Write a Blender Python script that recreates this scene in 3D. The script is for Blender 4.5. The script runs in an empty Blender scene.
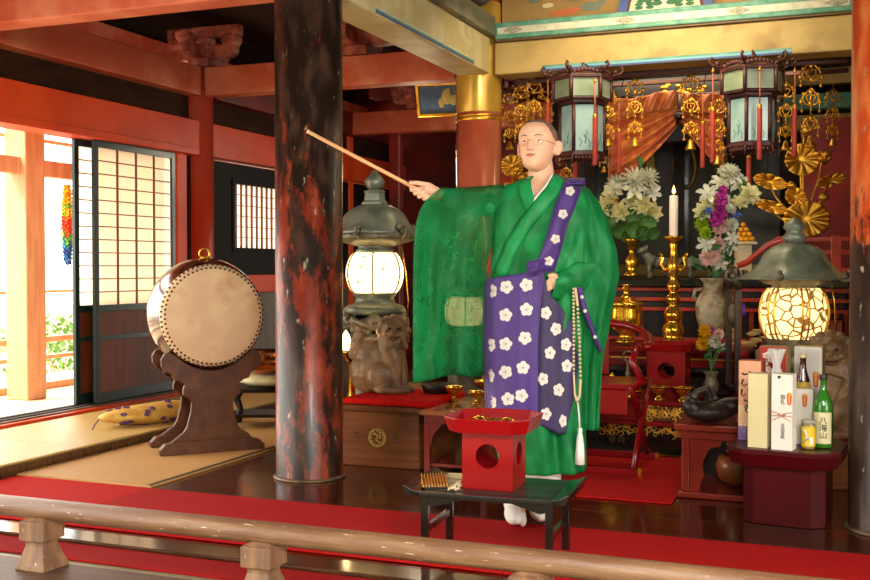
import bpy, bmesh, math, random
from mathutils import Vector, Matrix, noise
S = bpy.context.scene
COL = S.collection
PI = math.pi
random.seed(7)
# ---------------- camera ----------------
FPX, CX, CY, YAW, PITCH, CAMZ = 1066.0, 435.0, 290.0, math.radians(21.7), math.radians(-1.29), 1.08
cam = bpy.data.cameras.new('camera'); camo = bpy.data.objects.new('camera', cam); COL.objects.link(camo)
cam.sensor_width = 36.0; cam.lens = FPX/870.0*36.0; cam.clip_start = .05; cam.clip_end = 300
camo.location = (0, 0, CAMZ); camo.rotation_euler = (PI/2+PITCH, 0, YAW)
S.camera = camo
CR = camo.rotation_euler.to_matrix()
# ---------------- world, sun, big lights ----------------
w = bpy.data.worlds.new('world'); S.world = w; w.use_nodes = True
bg = w.node_tree.nodes['Background']; bg.inputs[0].default_value = (1.0, .955, .86, 1); bg.inputs[1].default_value = 6.5
def light(kind, name, loc, power, color=(1, 1, 1), size=.1, target=None, sy=None, spot=None):
    l = bpy.data.lights.new(name, kind); o = bpy.data.objects.new(name, l); COL.objects.link(o)
    o.location = loc; l.energy = power; l.color = color
    if kind == 'AREA':
        l.size = size
        if sy: l.shape = 'RECTANGLE'; l.size_y = sy
    elif kind == 'SUN': l.angle = size
    else: l.shadow_soft_size = size
    if spot: l.spot_size = spot; l.spot_blend = .6
    if target is not None:
        o.rotation_euler = (Vector(target)-Vector(loc)).to_track_quat('-Z', 'Y').to_euler()
    return o
light('SUN', 'sun', (-8, 0, 8), 10, (1, .93, .8), .03, target=(-4.2, 2.2, 0))
light('AREA', 'flash_umbrella', (.5, .25, 2.25), 120, (1, .95, .87), .8, target=(-1.9, 6, 1.1))
light('AREA', 'altar_ceiling_light', (-1.2, 6.55, 2.9), 26, (1, .80, .52), 1.2, target=(-1.2, 7.6, 1.0), sy=.3)
light('AREA', 'altar_inner_light', (-1.1, 7.95, 2.55), 10, (1, .78, .48), 1.4, target=(-1.1, 9.2, 1.2), sy=.3)
light('POINT', 'aisle_lamp', (-3.7, 8.9, 2.1), 14, (1, .80, .55), .12)
S.view_settings.view_transform = 'Standard'; S.view_settings.look = 'None'
S.view_settings.exposure = 0.15; S.view_settings.gamma = 1; S.view_settings.use_curve_mapping = False
try:
    S.cycles.max_bounces = 8; S.cycles.sample_clamp_indirect = 6; S.cycles.use_denoising = True
except Exception: pass

# ---------------- helpers ----------------
def P(u, v, X=None, Y=None, z=None, d=None):
    """point of the place seen at photo pixel (u, v), on a plane X=, Y=, z= or at forward distance d"""
    r = CR @ Vector(((u-CX)/FPX, -(v-CY)/FPX, -1.0))
    if X is not None: t = X/r.x
    elif Y is not None: t = Y/r.y
    elif z is not None: t = (z-CAMZ)/r.z
    else: t = d
    return Vector((r.x*t, r.y*t, CAMZ+r.z*t))
def lin(h):
    if not isinstance(h, str): return tuple(h)+(1,) if len(h) == 3 else tuple(h)
    c = [int(h[i:i+2], 16)/255 for i in (0, 2, 4)]
    return tuple((x/12.92 if x <= .04045 else ((x+.055)/1.055)**2.4) for x in c)+(1,)
def mat(name, col, rough=.5, metal=0, col2=None, scale=6, stretch=(1, 1, 1), lo=.4, hi=.62, bump=0, bscale=None,
        emit=0, trans=0, alpha=1, coat=0, detail=4, spec=.5, sheen=0, col3=None, lo3=.55, hi3=.7, scale3=3, ecol=None, wave=None, transl=0):
    m = bpy.data.materials.new(name); m.use_nodes = True
    N = m.node_tree.nodes; L = m.node_tree.links; b = N['Principled BSDF']
    b.inputs['Base Color'].default_value = lin(col); b.inputs['Roughness'].default_value = rough
    b.inputs['Metallic'].default_value = metal; b.inputs['Specular IOR Level'].default_value = spec
    b.inputs['Coat Weight'].default_value = coat; b.inputs['Coat Roughness'].default_value = .08
    b.inputs['Transmission Weight'].default_value = trans
    if sheen: b.inputs['Sheen Weight'].default_value = sheen
    if alpha < 1: b.inputs['Alpha'].default_value = alpha
    tc = N.new('ShaderNodeTexCoord'); mp = N.new('ShaderNodeMapping'); L.new(tc.outputs['Object'], mp.inputs[0])
    mp.inputs['Scale'].default_value = stretch
    last = None
    def mixer(a_sock, a_col, c2, fac_sock):
        mx = N.new('ShaderNodeMix'); mx.data_type = 'RGBA'
        L.new(fac_sock, mx.inputs[0])
        if a_sock is None: mx.inputs[6].default_value = lin(a_col)
        else: L.new(a_sock, mx.inputs[6])
        mx.inputs[7].default_value = lin(c2)
        return mx.outputs[2]
    def nz(sc, l, h):
        n = N.new('ShaderNodeTexNoise'); n.inputs['Scale'].default_value = sc; n.inputs['Detail'].default_value = detail
        L.new(mp.outputs[0], n.inputs[0])
        r = N.new('ShaderNodeMapRange'); r.inputs[1].default_value = l; r.inputs[2].default_value = h
        L.new(n.outputs[0], r.inputs[0]); return r.outputs[0]
    if wave:
        wv = N.new('ShaderNodeTexWave'); wv.inputs['Scale'].default_value = wave[0]; wv.bands_direction = wave[1]
        wv.inputs['Distortion'].default_value = wave[2] if len(wave) > 2 else 0
        L.new(mp.outputs[0], wv.inputs[0])
        r = N.new('ShaderNodeMapRange'); r.inputs[1].default_value = lo; r.inputs[2].default_value = hi
        L.new(wv.outputs[1], r.inputs[0]); last = mixer(None, col, col2, r.outputs[0])
    elif col2: last = mixer(None, col, col2, nz(scale, lo, hi))
    if col3: last = mixer(last, col, col3, nz(scale3, lo3, hi3))
    if last is not None: L.new(last, b.inputs['Base Color'])
    if emit:
        b.inputs['Emission Strength'].default_value = emit
        b.inputs['Emission Color'].default_value = lin(ecol or col)
        if last is not None and not ecol: L.new(last, b.inputs['Emission Color'])
    if bump:
        n = N.new('ShaderNodeTexNoise'); n.inputs['Scale'].default_value = bscale or scale*3; n.inputs['Detail'].default_value = 4
        L.new(mp.outputs[0], n.inputs[0])
        bp = N.new('ShaderNodeBump'); bp.inputs['Strength'].default_value = bump; bp.inputs['Distance'].default_value = .01
        L.new(n.outputs[0], bp.inputs['Height']); L.new(bp.outputs[0], b.inputs['Normal'])
    if transl:
        t = N.new('ShaderNodeBsdfTranslucent'); t.inputs[0].default_value = lin(col2 or col)
        mx = N.new('ShaderNodeMixShader'); mx.inputs[0].default_value = transl
        L.new(b.outputs[0], mx.inputs[1]); L.new(t.outputs[0], mx.inputs[2]); L.new(mx.outputs[0], N['Material Output'].inputs[0])
    return m
M_ = {}
def Rz(a): return Matrix.Rotation(a, 4, 'Z')
def Rx(a): return Matrix.Rotation(a, 4, 'X')
def Ry(a): return Matrix.Rotation(a, 4, 'Y')
def T(x, y=None, z=None):
    return Matrix.Translation(Vector(x) if y is None else Vector((x, y, z)))
def toward(a, b):
    """matrix at a whose z axis points to b"""
    a, b = Vector(a), Vector(b); q = (b-a).to_track_quat('Z', 'Y')
    return T(a) @ q.to_matrix().to_4x4()
class MB:
    def __init__(s): s.v = []; s.f = []; s.m = []; s.s = []; s.M = Matrix()
    def add(s, vs, fs, mi=0, sm=False, M=None):
        k = len(s.v); A = s.M @ M if M is not None else s.M
        s.v += [tuple(A @ Vector(p)) for p in vs]
        for f in fs: s.f.append([i+k for i in f]); s.m.append(mi); s.s.append(sm)
        return s
    def box(s, c, d, mi=0, M=None, rz=0, taper=1):
        x, y, z = d[0]/2, d[1]/2, d[2]/2; A = (M or Matrix()) @ T(c) @ Rz(rz); t = taper
        vs = [(-x, -y, -z), (x, -y, -z), (x, y, -z), (-x, y, -z), (-x*t, -y*t, z), (x*t, -y*t, z), (x*t, y*t, z), (-x*t, y*t, z)]
        return s.add(vs, [(3, 2, 1, 0), (4, 5, 6, 7), (0, 1, 5, 4), (1, 2, 6, 5), (2, 3, 7, 6), (3, 0, 4, 7)], mi, False, A)
    def bb(s, x0, x1, y0, y1, z0, z1, mi=0):
        return s.box(((x0+x1)/2, (y0+y1)/2, (z0+z1)/2), (abs(x1-x0), abs(y1-y0), abs(z1-z0)), mi)
    def bar(s, a, b, w_, h, mi=0):
        a, b = Vector(a), Vector(b); d = b-a; X = d.normalized()
        up = Vector((0, 0, 1)) if abs(X.z) < .95 else Vector((0, 1, 0))
        Y = up.cross(X).normalized(); Z = X.cross(Y)
        A = Matrix((X, Y, Z)).transposed().to_4x4(); A.translation = (a+b)/2
        return s.box((0, 0, 0), (d.length, w_, h), mi, A)
    def lathe(s, prof, M=None, n=20, mi=0, sm=True, sq=None, lobes=0, la=0):
        vs, fs = [], []
        m = len(prof)
        for (r, z) in prof:
            for j in range(n):
                a = 2*PI*j/n; rr = r*(1+la*math.cos(lobes*a)) if lobes else r
                if sq: rr = r/max(abs(math.cos(a)), abs(math.sin(a)))**sq
                vs.append((rr*math.cos(a), rr*math.sin(a), z))
        for i in range(m-1):
            for j in range(n):
                k = (j+1) % n
                fs.append((i*n+j, i*n+k, (i+1)*n+k, (i+1)*n+j))
        if prof[0][0] > 1e-5: fs.append(tuple(range(n))[::-1])
        if prof[-1][0] > 1e-5: fs.append(tuple((m-1)*n+j for j in range(n)))
        return s.add(vs, fs, mi, sm, M)
    def cyl(s, a, b, r, r1=None, n=12, mi=0, sm=True):
        L = (Vector(b)-Vector(a)).length
        return s.lathe([(r, 0), (r if r1 is None else r1, L)], toward(a, b), n, mi, sm)
    def poly(s, n, r, z0, z1, M=None, mi=0, rot=0, r1=None):
        r1 = r if r1 is None else r1
        vs = [(r*math.cos(rot+2*PI*j/n), r*math.sin(rot+2*PI*j/n), z0) for j in range(n)]+[(r1*math.cos(rot+2*PI*j/n), r1*math.sin(rot+2*PI*j/n), z1) for j in range(n)]
        fs = [tuple(range(n))[::-1], tuple(range(n, 2*n))]+[(j, (j+1) % n, n+(j+1) % n, n+j) for j in range(n)]
        return s.add(vs, fs, mi, False, M)
    def ball(s, c, r, n=14, m=9, mi=0, M=None, fn=None):
        if not hasattr(r, '__len__'): r = (r, r, r)
        vs, fs = [(0, 0, -1)], []
        for i in range(1, m):
            ph = -PI/2+PI*i/m
            for j in range(n):
                a = 2*PI*j/n; vs.append((math.cos(ph)*math.cos(a), math.cos(ph)*math.sin(a), math.sin(ph)))
        vs.append((0, 0, 1)); e = len(vs)-1
        for j in range(n):
            k = (j+1) % n; fs.append((0, 1+k, 1+j)); fs.append((e, e-n+j, e-n+k))
            for i in range(m-2): fs.append((1+i*n+j, 1+i*n+k, 1+(i+1)*n+k, 1+(i+1)*n+j))
        if fn: vs = [fn(*p) for p in vs]
        A = (M or Matrix()) @ T(c) @ Matrix.Diagonal((r[0], r[1], r[2], 1))
        return s.add(vs, fs, mi, True, A)
    def tube(s, pts, r, n=8, mi=0, cap=True, closed=False, sm=True):
        pts = [Vector(p) for p in pts]; m = len(pts); R = r if hasattr(r, '__len__') else [r]*m
        vs, fs = [], []; prev = None
        for i, p in enumerate(pts):
            if closed: t = pts[(i+1) % m]-pts[i-1]
            else: t = pts[min(i+1, m-1)]-pts[max(i-1, 0)]
            t.normalize()
            if prev is None:
                a = Vector((0, 0, 1)) if abs(t.z) < .9 else Vector((1, 0, 0)); prev = t.cross(a).normalized()
            u = (prev-t*prev.dot(t)).normalized(); prev = u; w2 = t.cross(u)
            for j in range(n):
                a = 2*PI*j/n; vs.append(p+(u*math.cos(a)+w2*math.sin(a))*R[i])
        for i in range(m if closed else m-1):
            for j in range(n):
                k = (j+1) % n; i2 = (i+1) % m
                fs.append((i*n+j, i*n+k, i2*n+k, i2*n+j))
        if cap and not closed: fs += [tuple(range(n))[::-1], tuple((m-1)*n+j for j in range(n))]
        return s.add(vs, fs, mi, sm)
    def prism(s, pts, y0, y1, mi=0, M=None):
        """outline in the xz plane pulled from y0 to y1"""
        n = len(pts); a = sum(pts[i][0]*pts[(i+1) % n][1]-pts[(i+1) % n][0]*pts[i][1] for i in range(n))
        if a < 0: pts = pts[::-1]
        if y0 > y1: y0, y1 = y1, y0
        vs = [(x, y0, z) for x, z in pts]+[(x, y1, z) for x, z in pts]
        fs = [tuple(range(n)), tuple(range(n, 2*n))[::-1]]+[(i, n+i, n+(i+1) % n, (i+1) % n) for i in range(n)]
        return s.add(vs, fs, mi, False, M)
    def surf(s, fn, nu, nv, cu=False, mi=0, sm=True, mif=None):
        vs = [fn(i/nu, j/nv) for j in range(nv+1) for i in range(nu if cu else nu+1)]
        w_ = nu if cu else nu+1; fs = []
        k0 = len(s.v)
        s.v += [tuple(s.M @ Vector(p)) for p in vs]
        for j in range(nv):
            for i in range(nu):
                i2 = (i+1) % w_ if cu else i+1
                s.f.append([k0+j*w_+i, k0+j*w_+i2, k0+(j+1)*w_+i2, k0+(j+1)*w_+i]); s.m.append(mif(i/nu, j/nv) if mif else mi); s.s.append(sm)
        return s
    def build(s, name, mats, parent=None, bevel=0, sub=0, solid=0, loc=None, seg=2):
        me = bpy.data.meshes.new(name); me.from_pydata(s.v, [], s.f); me.update()
        if not hasattr(mats, '__len__'): mats = [mats]
        for m in mats: me.materials.append(m)
        me.polygons.foreach_set('material_index', s.m); me.polygons.foreach_set('use_smooth', s.s); me.update()
        o = bpy.data.objects.new(name, me); COL.objects.link(o)
        if parent is not None: o.parent = parent
        if loc is not None: o.location = loc
        if solid:
            d = o.modifiers.new('solid', 'SOLIDIFY'); d.thickness = solid; d.offset = 0
        if bevel:
            d = o.modifiers.new('bevel', 'BEVEL'); d.width = bevel; d.segments = seg; d.limit_method = 'ANGLE'; d.angle_limit = math.radians(50)
        if sub:
            d = o.modifiers.new('sub', 'SUBSURF'); d.levels = sub; d.render_levels = sub
        return o
def thing(name, label, cat, loc=(0, 0, 0), rotz=0, group=None):
    o = bpy.data.objects.new(name, None); COL.objects.link(o); o.empty_display_size = .05
    o.location = loc; o.rotation_euler = (0, 0, rotz)
    return tag(o, label, cat, group)
def tag(o, label, cat, group=None, kind=None):
    if label: o['label'] = label
    if cat: o['category'] = cat
    if group: o['group'] = group
    if kind: o['kind'] = kind
    return o
def struct(o, label=None, cat=None):
    o['kind'] = 'structure'
    if label: o['label'] = label
    if cat: o['category'] = cat
    return o
KIDS = {}
def dup(root, loc=None, rotz=None, label=None, group=None, scale=None):
    ch = [o for o in bpy.data.objects if o.parent == root]
    r = root.copy(); COL.objects.link(r)
    if loc is not None: r.location = loc
    if rotz is not None: r.rotation_euler = (0, 0, rotz)
    if scale is not None: r.scale = (scale,)*3 if not hasattr(scale, '__len__') else scale
    if label: r['label'] = label
    if group: r['group'] = group
    for c in ch:
        k = c.copy(); COL.objects.link(k); k.parent = r
        for g in [o for o in bpy.data.objects if o.parent == c]:
            q = g.copy(); COL.objects.link(q); q.parent = k
    return r
def text_mesh(txt, size, M, parent, material, name='lettering', vertical=False, bold=0.0):
    cu = bpy.data.curves.new(name, 'FONT'); cu.body = '\n'.join(txt) if vertical else txt
    cu.size = size; cu.extrude = .0004; cu.align_x = 'CENTER'; cu.align_y = 'CENTER'; cu.space_line = .92; cu.offset = 0.0
    to = bpy.data.objects.new(name, cu); me = bpy.data.meshes.new_from_object(to)
    bpy.data.objects.remove(to)
    me.materials.clear(); me.materials.append(material); me.transform(M)
    o = bpy.data.objects.new(name, me); COL.objects.link(o); o.parent = parent
    return o
FACE_FRONT = Rx(PI/2)      # text standing up, read from -y
# ---------------- materials ----------------
vermil = mat('vermilion_lacquer', 'd84a1a', .42, 0, 'c43a12', 2.5, stretch=(1, 1, 1), bump=.05, spec=.25)
salmon = mat('faded_vermilion', 'c25c42', .55, 0, 'd98a6c', 3.5, lo=.45, hi=.75, bump=.12, spec=.25)
deepred = mat('deep_red_paint', '7a1712', .45, 0, '5a0f0c', 3, bump=.05)
brackred = mat('bracket_red_paint', 'b86652', .55, 0, '7c2f26', 8, bump=.06)
darkwood = mat('dark_panel_wood', '3a2012', .7, 0, '2a160c', 3, (1, 1, 6), spec=.1)
ceil_m = mat('dark_ceiling_wood', '2a160c', .8, 0, '1d0f08', 2, spec=.1)
floor_m = mat('polished_dark_floor', '4c1a07', .17, 0, '2e0e04', 2.2, (1, 9, 1), coat=.25, bump=.02, spec=.4)
nosing_m = mat('polished_step_wood', '54331d', .15, 0, '3d2414', 5, (1, 8, 1), coat=.4)
stepwood = mat('pale_step_wood', '9a8f6e', .3, 0, '857a5c', 4, (1, 8, 1))
tatami_m = mat('tatami_straw', 'd2b06a', .42, 0, 'bf9c55', 90, (.15, 4, 1), lo=.3, hi=.7, bump=.2, bscale=120)
tatami_n = mat('woven_mat_straw', 'c69a5c', .6, 0, 'b98a4d', 100, (4, .2, 1), lo=.3, hi=.7, bump=.2, bscale=120)
edge_m = mat('black_mat_edging', '1d140e', .7)
carpet_m = mat('red_felt_carpet', 'c4160d', .9, 0, 'ac0f09', 60, lo=.3, hi=.8, bump=.25, bscale=300, spec=.15)
carpet_n = mat('deeper_red_felt', 'b00d0b', .9, 0, '9a0a08', 60, lo=.3, hi=.8, bump=.25, bscale=300, spec=.15)
rail_m = mat('weathered_rail_wood', '6e4a32', .45, 0, '8a6848', 7, (.6, 6, 6), lo=.42, hi=.75, bump=.25, bscale=20, col3='e0cfae', lo3=.68, hi3=.72, scale3=26)
post_m = mat('weathered_post_wood', '8c6747', .55, 0, '6b4c35', 6, (5, 5, .8), bump=.3, bscale=30, col3='d9c9a9', lo3=.68, hi3=.73, scale3=22)
curb_m = mat('brown_curb_wood', '5e4433', .5, 0, '4b3527', 5, (.5, 6, 1))
engawa_m = mat('sunbleached_boards', 'd6bd98', .6, 0, 'c9ad86', 5, (6, .4, 1))
palewood = mat('pale_outdoor_wood', 'd9a67c', .6, 0, 'c8946a', 5, (4, 4, .5))
greenblack = mat('green_black_lacquer', '16302c', .3, 0, '0e1f1d', 5)
blacklac = mat('black_lacquer', '120b09', .22, 0, '1b100c', 6, coat=.3)
brownpanel = mat('brown_door_panel', '6b3218', .5, 0, '57260f', 4, (5, 5, .6))
paper_m = mat('shoji_paper', 'fffaf0', .9, transl=.85)
lattice_m = mat('lattice_wood', '6d3b1c', .5)
greyboard = mat('grey_brown_board', '6d5c4f', .6, 0, '5b4c40', 4, (4, 4, .5))
gold_m = mat('gold_leaf', 'f2bc48', .3, .85, 'd89a2c', 14, bump=.12, bscale=50)
goldflat = mat('old_gold_paint', 'b89e62', .6, .05, 'a58c50', 5, lo=.4, hi=.65, bump=.1, col3='8c7344', lo3=.56, hi3=.72, scale3=2.5)
brass_m = mat('polished_brass', 'f0bc3e', .18, .9, 'd9a02a', 10)
bronze_m = mat('green_grey_bronze', '7d8474', .42, .35, '5f6656', 9, bump=.15, bscale=40)
bronzedark = mat('dark_bronze', '5c5442', .45, .35, '7a7058', 18, bump=.5, bscale=50)
copper_m = mat('copper_bronze', 'c4753c', .25, 1, 'a85c2a', 6)
crimson = mat('crimson_lacquer', '850b0c', .28, 0, '70080a', 4, coat=.15, spec=.35)
redlac = mat('bright_red_lacquer', '90080c', .3, 0, '82070a', 4, coat=.1, spec=.3)
deskred = mat('red_brown_lacquer', '7d2415', .26, 0, '6a1b10', 4, coat=.2, spec=.35)
chestwood = mat('brown_chest_wood', '7c4724', .45, 0, '653618', 4, (.6, 1, 7), spec=.25)
tablebrown = mat('amber_table_wood', 'a35a28', .22, 0, '8b4820', 4, (.6, 6, 1), coat=.4)
def worn(name, dark, red, z0, z1, f0, f1, seed=0, thr=.5, third='c9673f'):
    """flaking lacquer: how much of the red ground shows changes with height, as the wear on the pillar does"""
    m = mat(name, dark, .36, coat=.08, spec=.4); N = m.node_tree.nodes; L = m.node_tree.links; b = N['Principled BSDF']
    tc = N.new('ShaderNodeTexCoord'); mp = N.new('ShaderNodeMapping'); mp.inputs['Scale'].default_value = (1, 1, .38); mp.inputs['Location'].default_value = (seed, seed*2, 0)
    L.new(tc.outputs['Object'], mp.inputs[0])
    n1 = N.new('ShaderNodeTexNoise'); n1.inputs['Scale'].default_value = 7.5; n1.inputs['Detail'].default_value = 9; n1.inputs['Roughness'].default_value = .72; L.new(mp.outputs[0], n1.inputs[0])
    sx = N.new('ShaderNodeSeparateXYZ'); L.new(tc.outputs['Object'], sx.inputs[0])
    mr = N.new('ShaderNodeFloatCurve') if False else N.new('ShaderNodeMapRange'); mr.interpolation_type = 'SMOOTHSTEP'
    for i, x in enumerate((z0, z1, f0, f1)): mr.inputs[1+i].default_value = x
    L.new(sx.outputs[2], mr.inputs[0])
    ad = N.new('ShaderNodeMath'); ad.operation = 'ADD'; L.new(n1.outputs[0], ad.inputs[0]); L.new(mr.outputs[0], ad.inputs[1])
    rp = N.new('ShaderNodeMapRange'); rp.inputs[1].default_value = thr; rp.inputs[2].default_value = thr+.07; L.new(ad.outputs[0], rp.inputs[0])
    n2 = N.new('ShaderNodeTexNoise'); n2.inputs['Scale'].default_value = 16; n2.inputs['Detail'].default_value = 6; L.new(mp.outputs[0], n2.inputs[0])
    r2 = N.new('ShaderNodeMapRange'); r2.inputs[1].default_value = .45; r2.inputs[2].default_value = .68; L.new(n2.outputs[0], r2.inputs[0])
    mA = N.new('ShaderNodeMix'); mA.data_type = 'RGBA'; mA.inputs[6].default_value = lin(red); mA.inputs[7].default_value = lin(third); L.new(r2.outputs[0], mA.inputs[0])
    mD = N.new('ShaderNodeMix'); mD.data_type = 'RGBA'; mD.inputs[6].default_value = lin(dark); mD.inputs[7].default_value = lin('4a3329'); L.new(r2.outputs[0], mD.inputs[0])
    mB = N.new('ShaderNodeMix'); mB.data_type = 'RGBA'; L.new(rp.outputs[0], mB.inputs[0]); L.new(mD.outputs[2], mB.inputs[6]); L.new(mA.outputs[2], mB.inputs[7])
    n3 = N.new('ShaderNodeTexNoise'); n3.inputs['Scale'].default_value = 34; n3.inputs['Detail'].default_value = 5; L.new(mp.outputs[0], n3.inputs[0])
    r3 = N.new('ShaderNodeMapRange'); r3.inputs[1].default_value = .66; r3.inputs[2].default_value = .72; L.new(n3.outputs[0], r3.inputs[0])
    mC = N.new('ShaderNodeMix'); mC.data_type = 'RGBA'; L.new(r3.outputs[0], mC.inputs[0]); L.new(mB.outputs[2], mC.inputs[6]); mC.inputs[7].default_value = lin('a39a84')
    L.new(mC.outputs[2], b.inputs['Base Color'])
    bp = N.new('ShaderNodeBump'); bp.inputs['Strength'].default_value = .35; bp.inputs['Distance'].default_value = .01; L.new(ad.outputs[0], bp.inputs['Height']); L.new(bp.outputs[0], b.inputs['Normal'])
    return m
pil_left = worn('flaking_black_lacquer', '241812', '7c2a17', .9, 2.3, .02, -.10, 3.1, .5, 'a8482a')
pil_right = worn('flaking_orange_lacquer', '2b1c14', 'c24a1e', .75, 1.75, -.16, .22, 1.7, .5, 'd97a42')
pil_mid = mat('gilded_red_pillar', 'a84a34', .25, .1, 'c06a4c', 4, (1, 1, .3), coat=.6)
pil_gold = mat('gilded_pillar_band', 'd4ae4c', .25, .45, 'bf9838', 5, coat=.3)

# ---------------- setting ----------------
XL, XP, ZB0, ZB1 = -5.1, -4.03, 2.46, 2.69
Y0, Y1, Y2 = 4.83, 7.46, 10.2
MB().bb(-40, 40, -40, 60, -1.2, -1.0).build('ground', mat('grey_gravel_ground', '8f8570', .9, 0, '7d745f', 8))
struct(bpy.data.objects['ground'])
struct(MB().bb(XP, 2.8, 3.5, 12, -.12, 0).build('floor', floor_m))
b = MB()
for i in range(26): b.bb(XP+.02, 2.8, 4.3+i*.3, 4.303+i*.3, -.001, .0006)
struct(b.build('trim_1', mat('board_gap', '120604', .6)))
struct(MB().bb(-6.5, 2.8, 3.36, 3.4995, -.12, .0).build('trim_2', nosing_m, bevel=.006))
struct(MB().bb(-6.5, 2.8, 2.0, 3.36, -.14, -.02).build('floor_lower', stepwood))
struct(MB().bb(-6.5, 2.8, 2.7, 3.0, -.12, .03).build('trim_3', curb_m, bevel=.005))
struct(MB().bb(-5.25, XP, 3.5, 12, -.12, .055).build('floor_raised', nosing_m))
struct(MB().bb(-7.3, -5.25, -2, 14, -.12, .04).build('floor_veranda', engawa_m))
struct(MB().bb(-9, 9, -14, -11, -1.0, 7).build('sky_block_front', mat('sky_block_green', '2f3d22', .9, 0, '232e19', 4)))  # unseen block added behind the camera to keep horizon sky out of reflections
struct(MB().bb(-5.9, 4.5, -1.5, 14, 3.3, 3.4).build('ceiling', ceil_m))
struct(MB().bb(-6.15, -5.3, -2, 14, 2.5, 2.56).build('sun_shade_veranda', palewood))  # unseen board added above the veranda to limit sun and sky light
# door track along the left opening
b = MB(); b.bb(-5.20, -5.0, 3.5, 12, .055, .095); struct(b.build('trim_4', curb_m))
b = MB(); b.bb(-5.0, -4.955, 3.5, 12, .055, .085); struct(b.build('trim_5', vermil))
b = MB(); b.bb(-5.14, -5.11, 3.5, 12, .095, .104); b.bb(-5.06, -5.035, 3.5, 12, .095, .104); struct(b.build('trim_6', edge_m))
# left wall, above the openings and around the window
struct(MB().bb(-5.16, -5.08, 1.5, 12, 2.26, ZB0).build('wall_left_upper', darkwood))
struct(MB().bb(-5.72, -5.64, 1.5, 12, ZB1, 3.3).build('wall_left_top', ceil_m))
b = MB(); b.bb(-5.14, -5.06, 7.6, 7.95, 1.0, 1.97); b.bb(-5.14, -5.06, 7.95, 11.6, 1.84, 1.97); b.bb(-5.14, -5.06, 7.95, 11.6, 1.0, 1.2); b.bb(-5.14, -5.06, 9.43, 11.6, 1.2, 1.84)
matblack = mat('matt_black_wood', '100b08', .6, 0, '17100b', 5, spec=.12)
struct(b.build('wall_left', matblack))
wf = struct(MB().bb(-5.13, -5.05, 7.95, 7.99, 1.2, 1.84).bb(-5.13, -5.05, 9.39, 9.43, 1.2, 1.84).bb(-5.13, -5.05, 7.99, 9.39, 1.8, 1.84).bb(-5.13, -5.05, 7.99, 9.39, 1.2, 1.24).build('window_1', matblack))
MB().bb(-5.12, -5.112, 7.99, 9.39, 1.24, 1.8).build('window_paper', paper_m, wf)
b = MB()
for i in range(1, 16): b.bb(-5.11, -5.09, 7.99+i*.0875-.006, 7.99+i*.0875+.006, 1.24, 1.8)
for i in range(1, 6): b.bb(-5.108, -5.094, 7.99, 9.39, 1.24+i*.094-.004, 1.24+i*.094+.004)
b.build('window_lattice', lattice_m, wf)
struct(MB().bb(-5.14, -5.04, 7.6, 11.6, .84, 1.0).build('trim_7', vermil, bevel=.006))
struct(MB().bb(-5.14, -5.07, 7.6, 11.6, .055, .84).build('wall_left_lower', greyboard))
# long lintel (nageshi) and its bead
b = MB(); b.bb(-5.17, -4.99, 1.5, 12, 1.985, 2.26); b.bb(-5.18, -4.965, 1.5, 7.32, 1.975, 2.03)
struct(b.build('trim_8', vermil, bevel=.006))
# back wall and right side
struct(MB().bb(-5.9, -2.6, 11.6, 11.7, 0, 3.35).build('wall_back', deepred))
struct(MB().bb(-2.6, 2.8, 9.9, 10.0, 0, 3.3).build('wall_altar_back', mat('dark_red_altar_board', '4b0f0b', .5, 0, '360a08', 3)))
struct(MB().bb(.62, .7, 7.3, 10, 0, 3.3).build('wall_altar_right', mat('crimson_board', '6e120c', .45, 0, '5a0e0a', 3)))
struct(MB().bb(2.8, 2.9, 3.4, 12, 0, 3.3).build('wall_right', deepred))

def pillar(x, y, r, m, label, z1=3.3, band=None, z0=0.0):
    t = thing('pillar', label, 'pillar', (x, y, z0))
    b = MB(); n = 48
    b.lathe([(r*1.02, 0), (r*1.02, .01), (r, .02), (r, z1-z0)], n=n); b.build('shaft', m, t)
    if z0 < .01: MB().lathe([(r*1.07, 0), (r*1.08, .008), (r*1.05, .014), (r*1.01, .016)], n=n).build('base_ring', mat('worn_base_metal', '5a4634', .4, .4, '7b6246', 20), t)
    if band:
        for (a, c, mm, nm) in band: MB().lathe([(r*1.004, a), (r*1.012, a+.004), (r*1.012, c-.004), (r*1.004, c)], n=n).build(nm, mm, t)
    return t
pillar(-2.615, Y0, .172, pil_left, 'thick dark lacquered pillar with worn red patches beside the big drum')
pillar(.135, Y0-.1, .172, pil_right, 'thick flaking orange and black pillar at the right edge of the hall')
pillar(-2.62, Y1, .168, pil_mid, 'glossy reddish gilded pillar behind the standing person', band=[(2.2, 3.0, pil_gold, 'gold_band'), (2.14, 2.165, gold_m, 'gold_ring'), (2.17, 2.185, gold_m, 'gold_ring')])
pillar(.12, Y1, .168, pil_gold, 'gilded pillar mostly hidden behind the flaking orange pillar')
pillar(-5.06, Y1, .118, mat('red_wall_pillar', 'b8321c', .35, 0, 'c8553c', 2.5, (1, 1, .4), coat=.3), 'slim red pillar between the sliding paper door and the black window wall', z1=ZB1-.001)
for o in [x for x in bpy.data.objects if x.name == 'shaft']: pass
b = MB().bb(-5.14, -5.02, 7.1, 7.23, .055, 1.98); tag(b.build('door_post', vermil, bevel=.004), 'square red post between the paper door and the slim red pillar', 'post')
b = MB().bb(-5.14, -5.06, 7.23, 7.345, .055, 1.98); struct(b.build('trim_9', darkwood))

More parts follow.
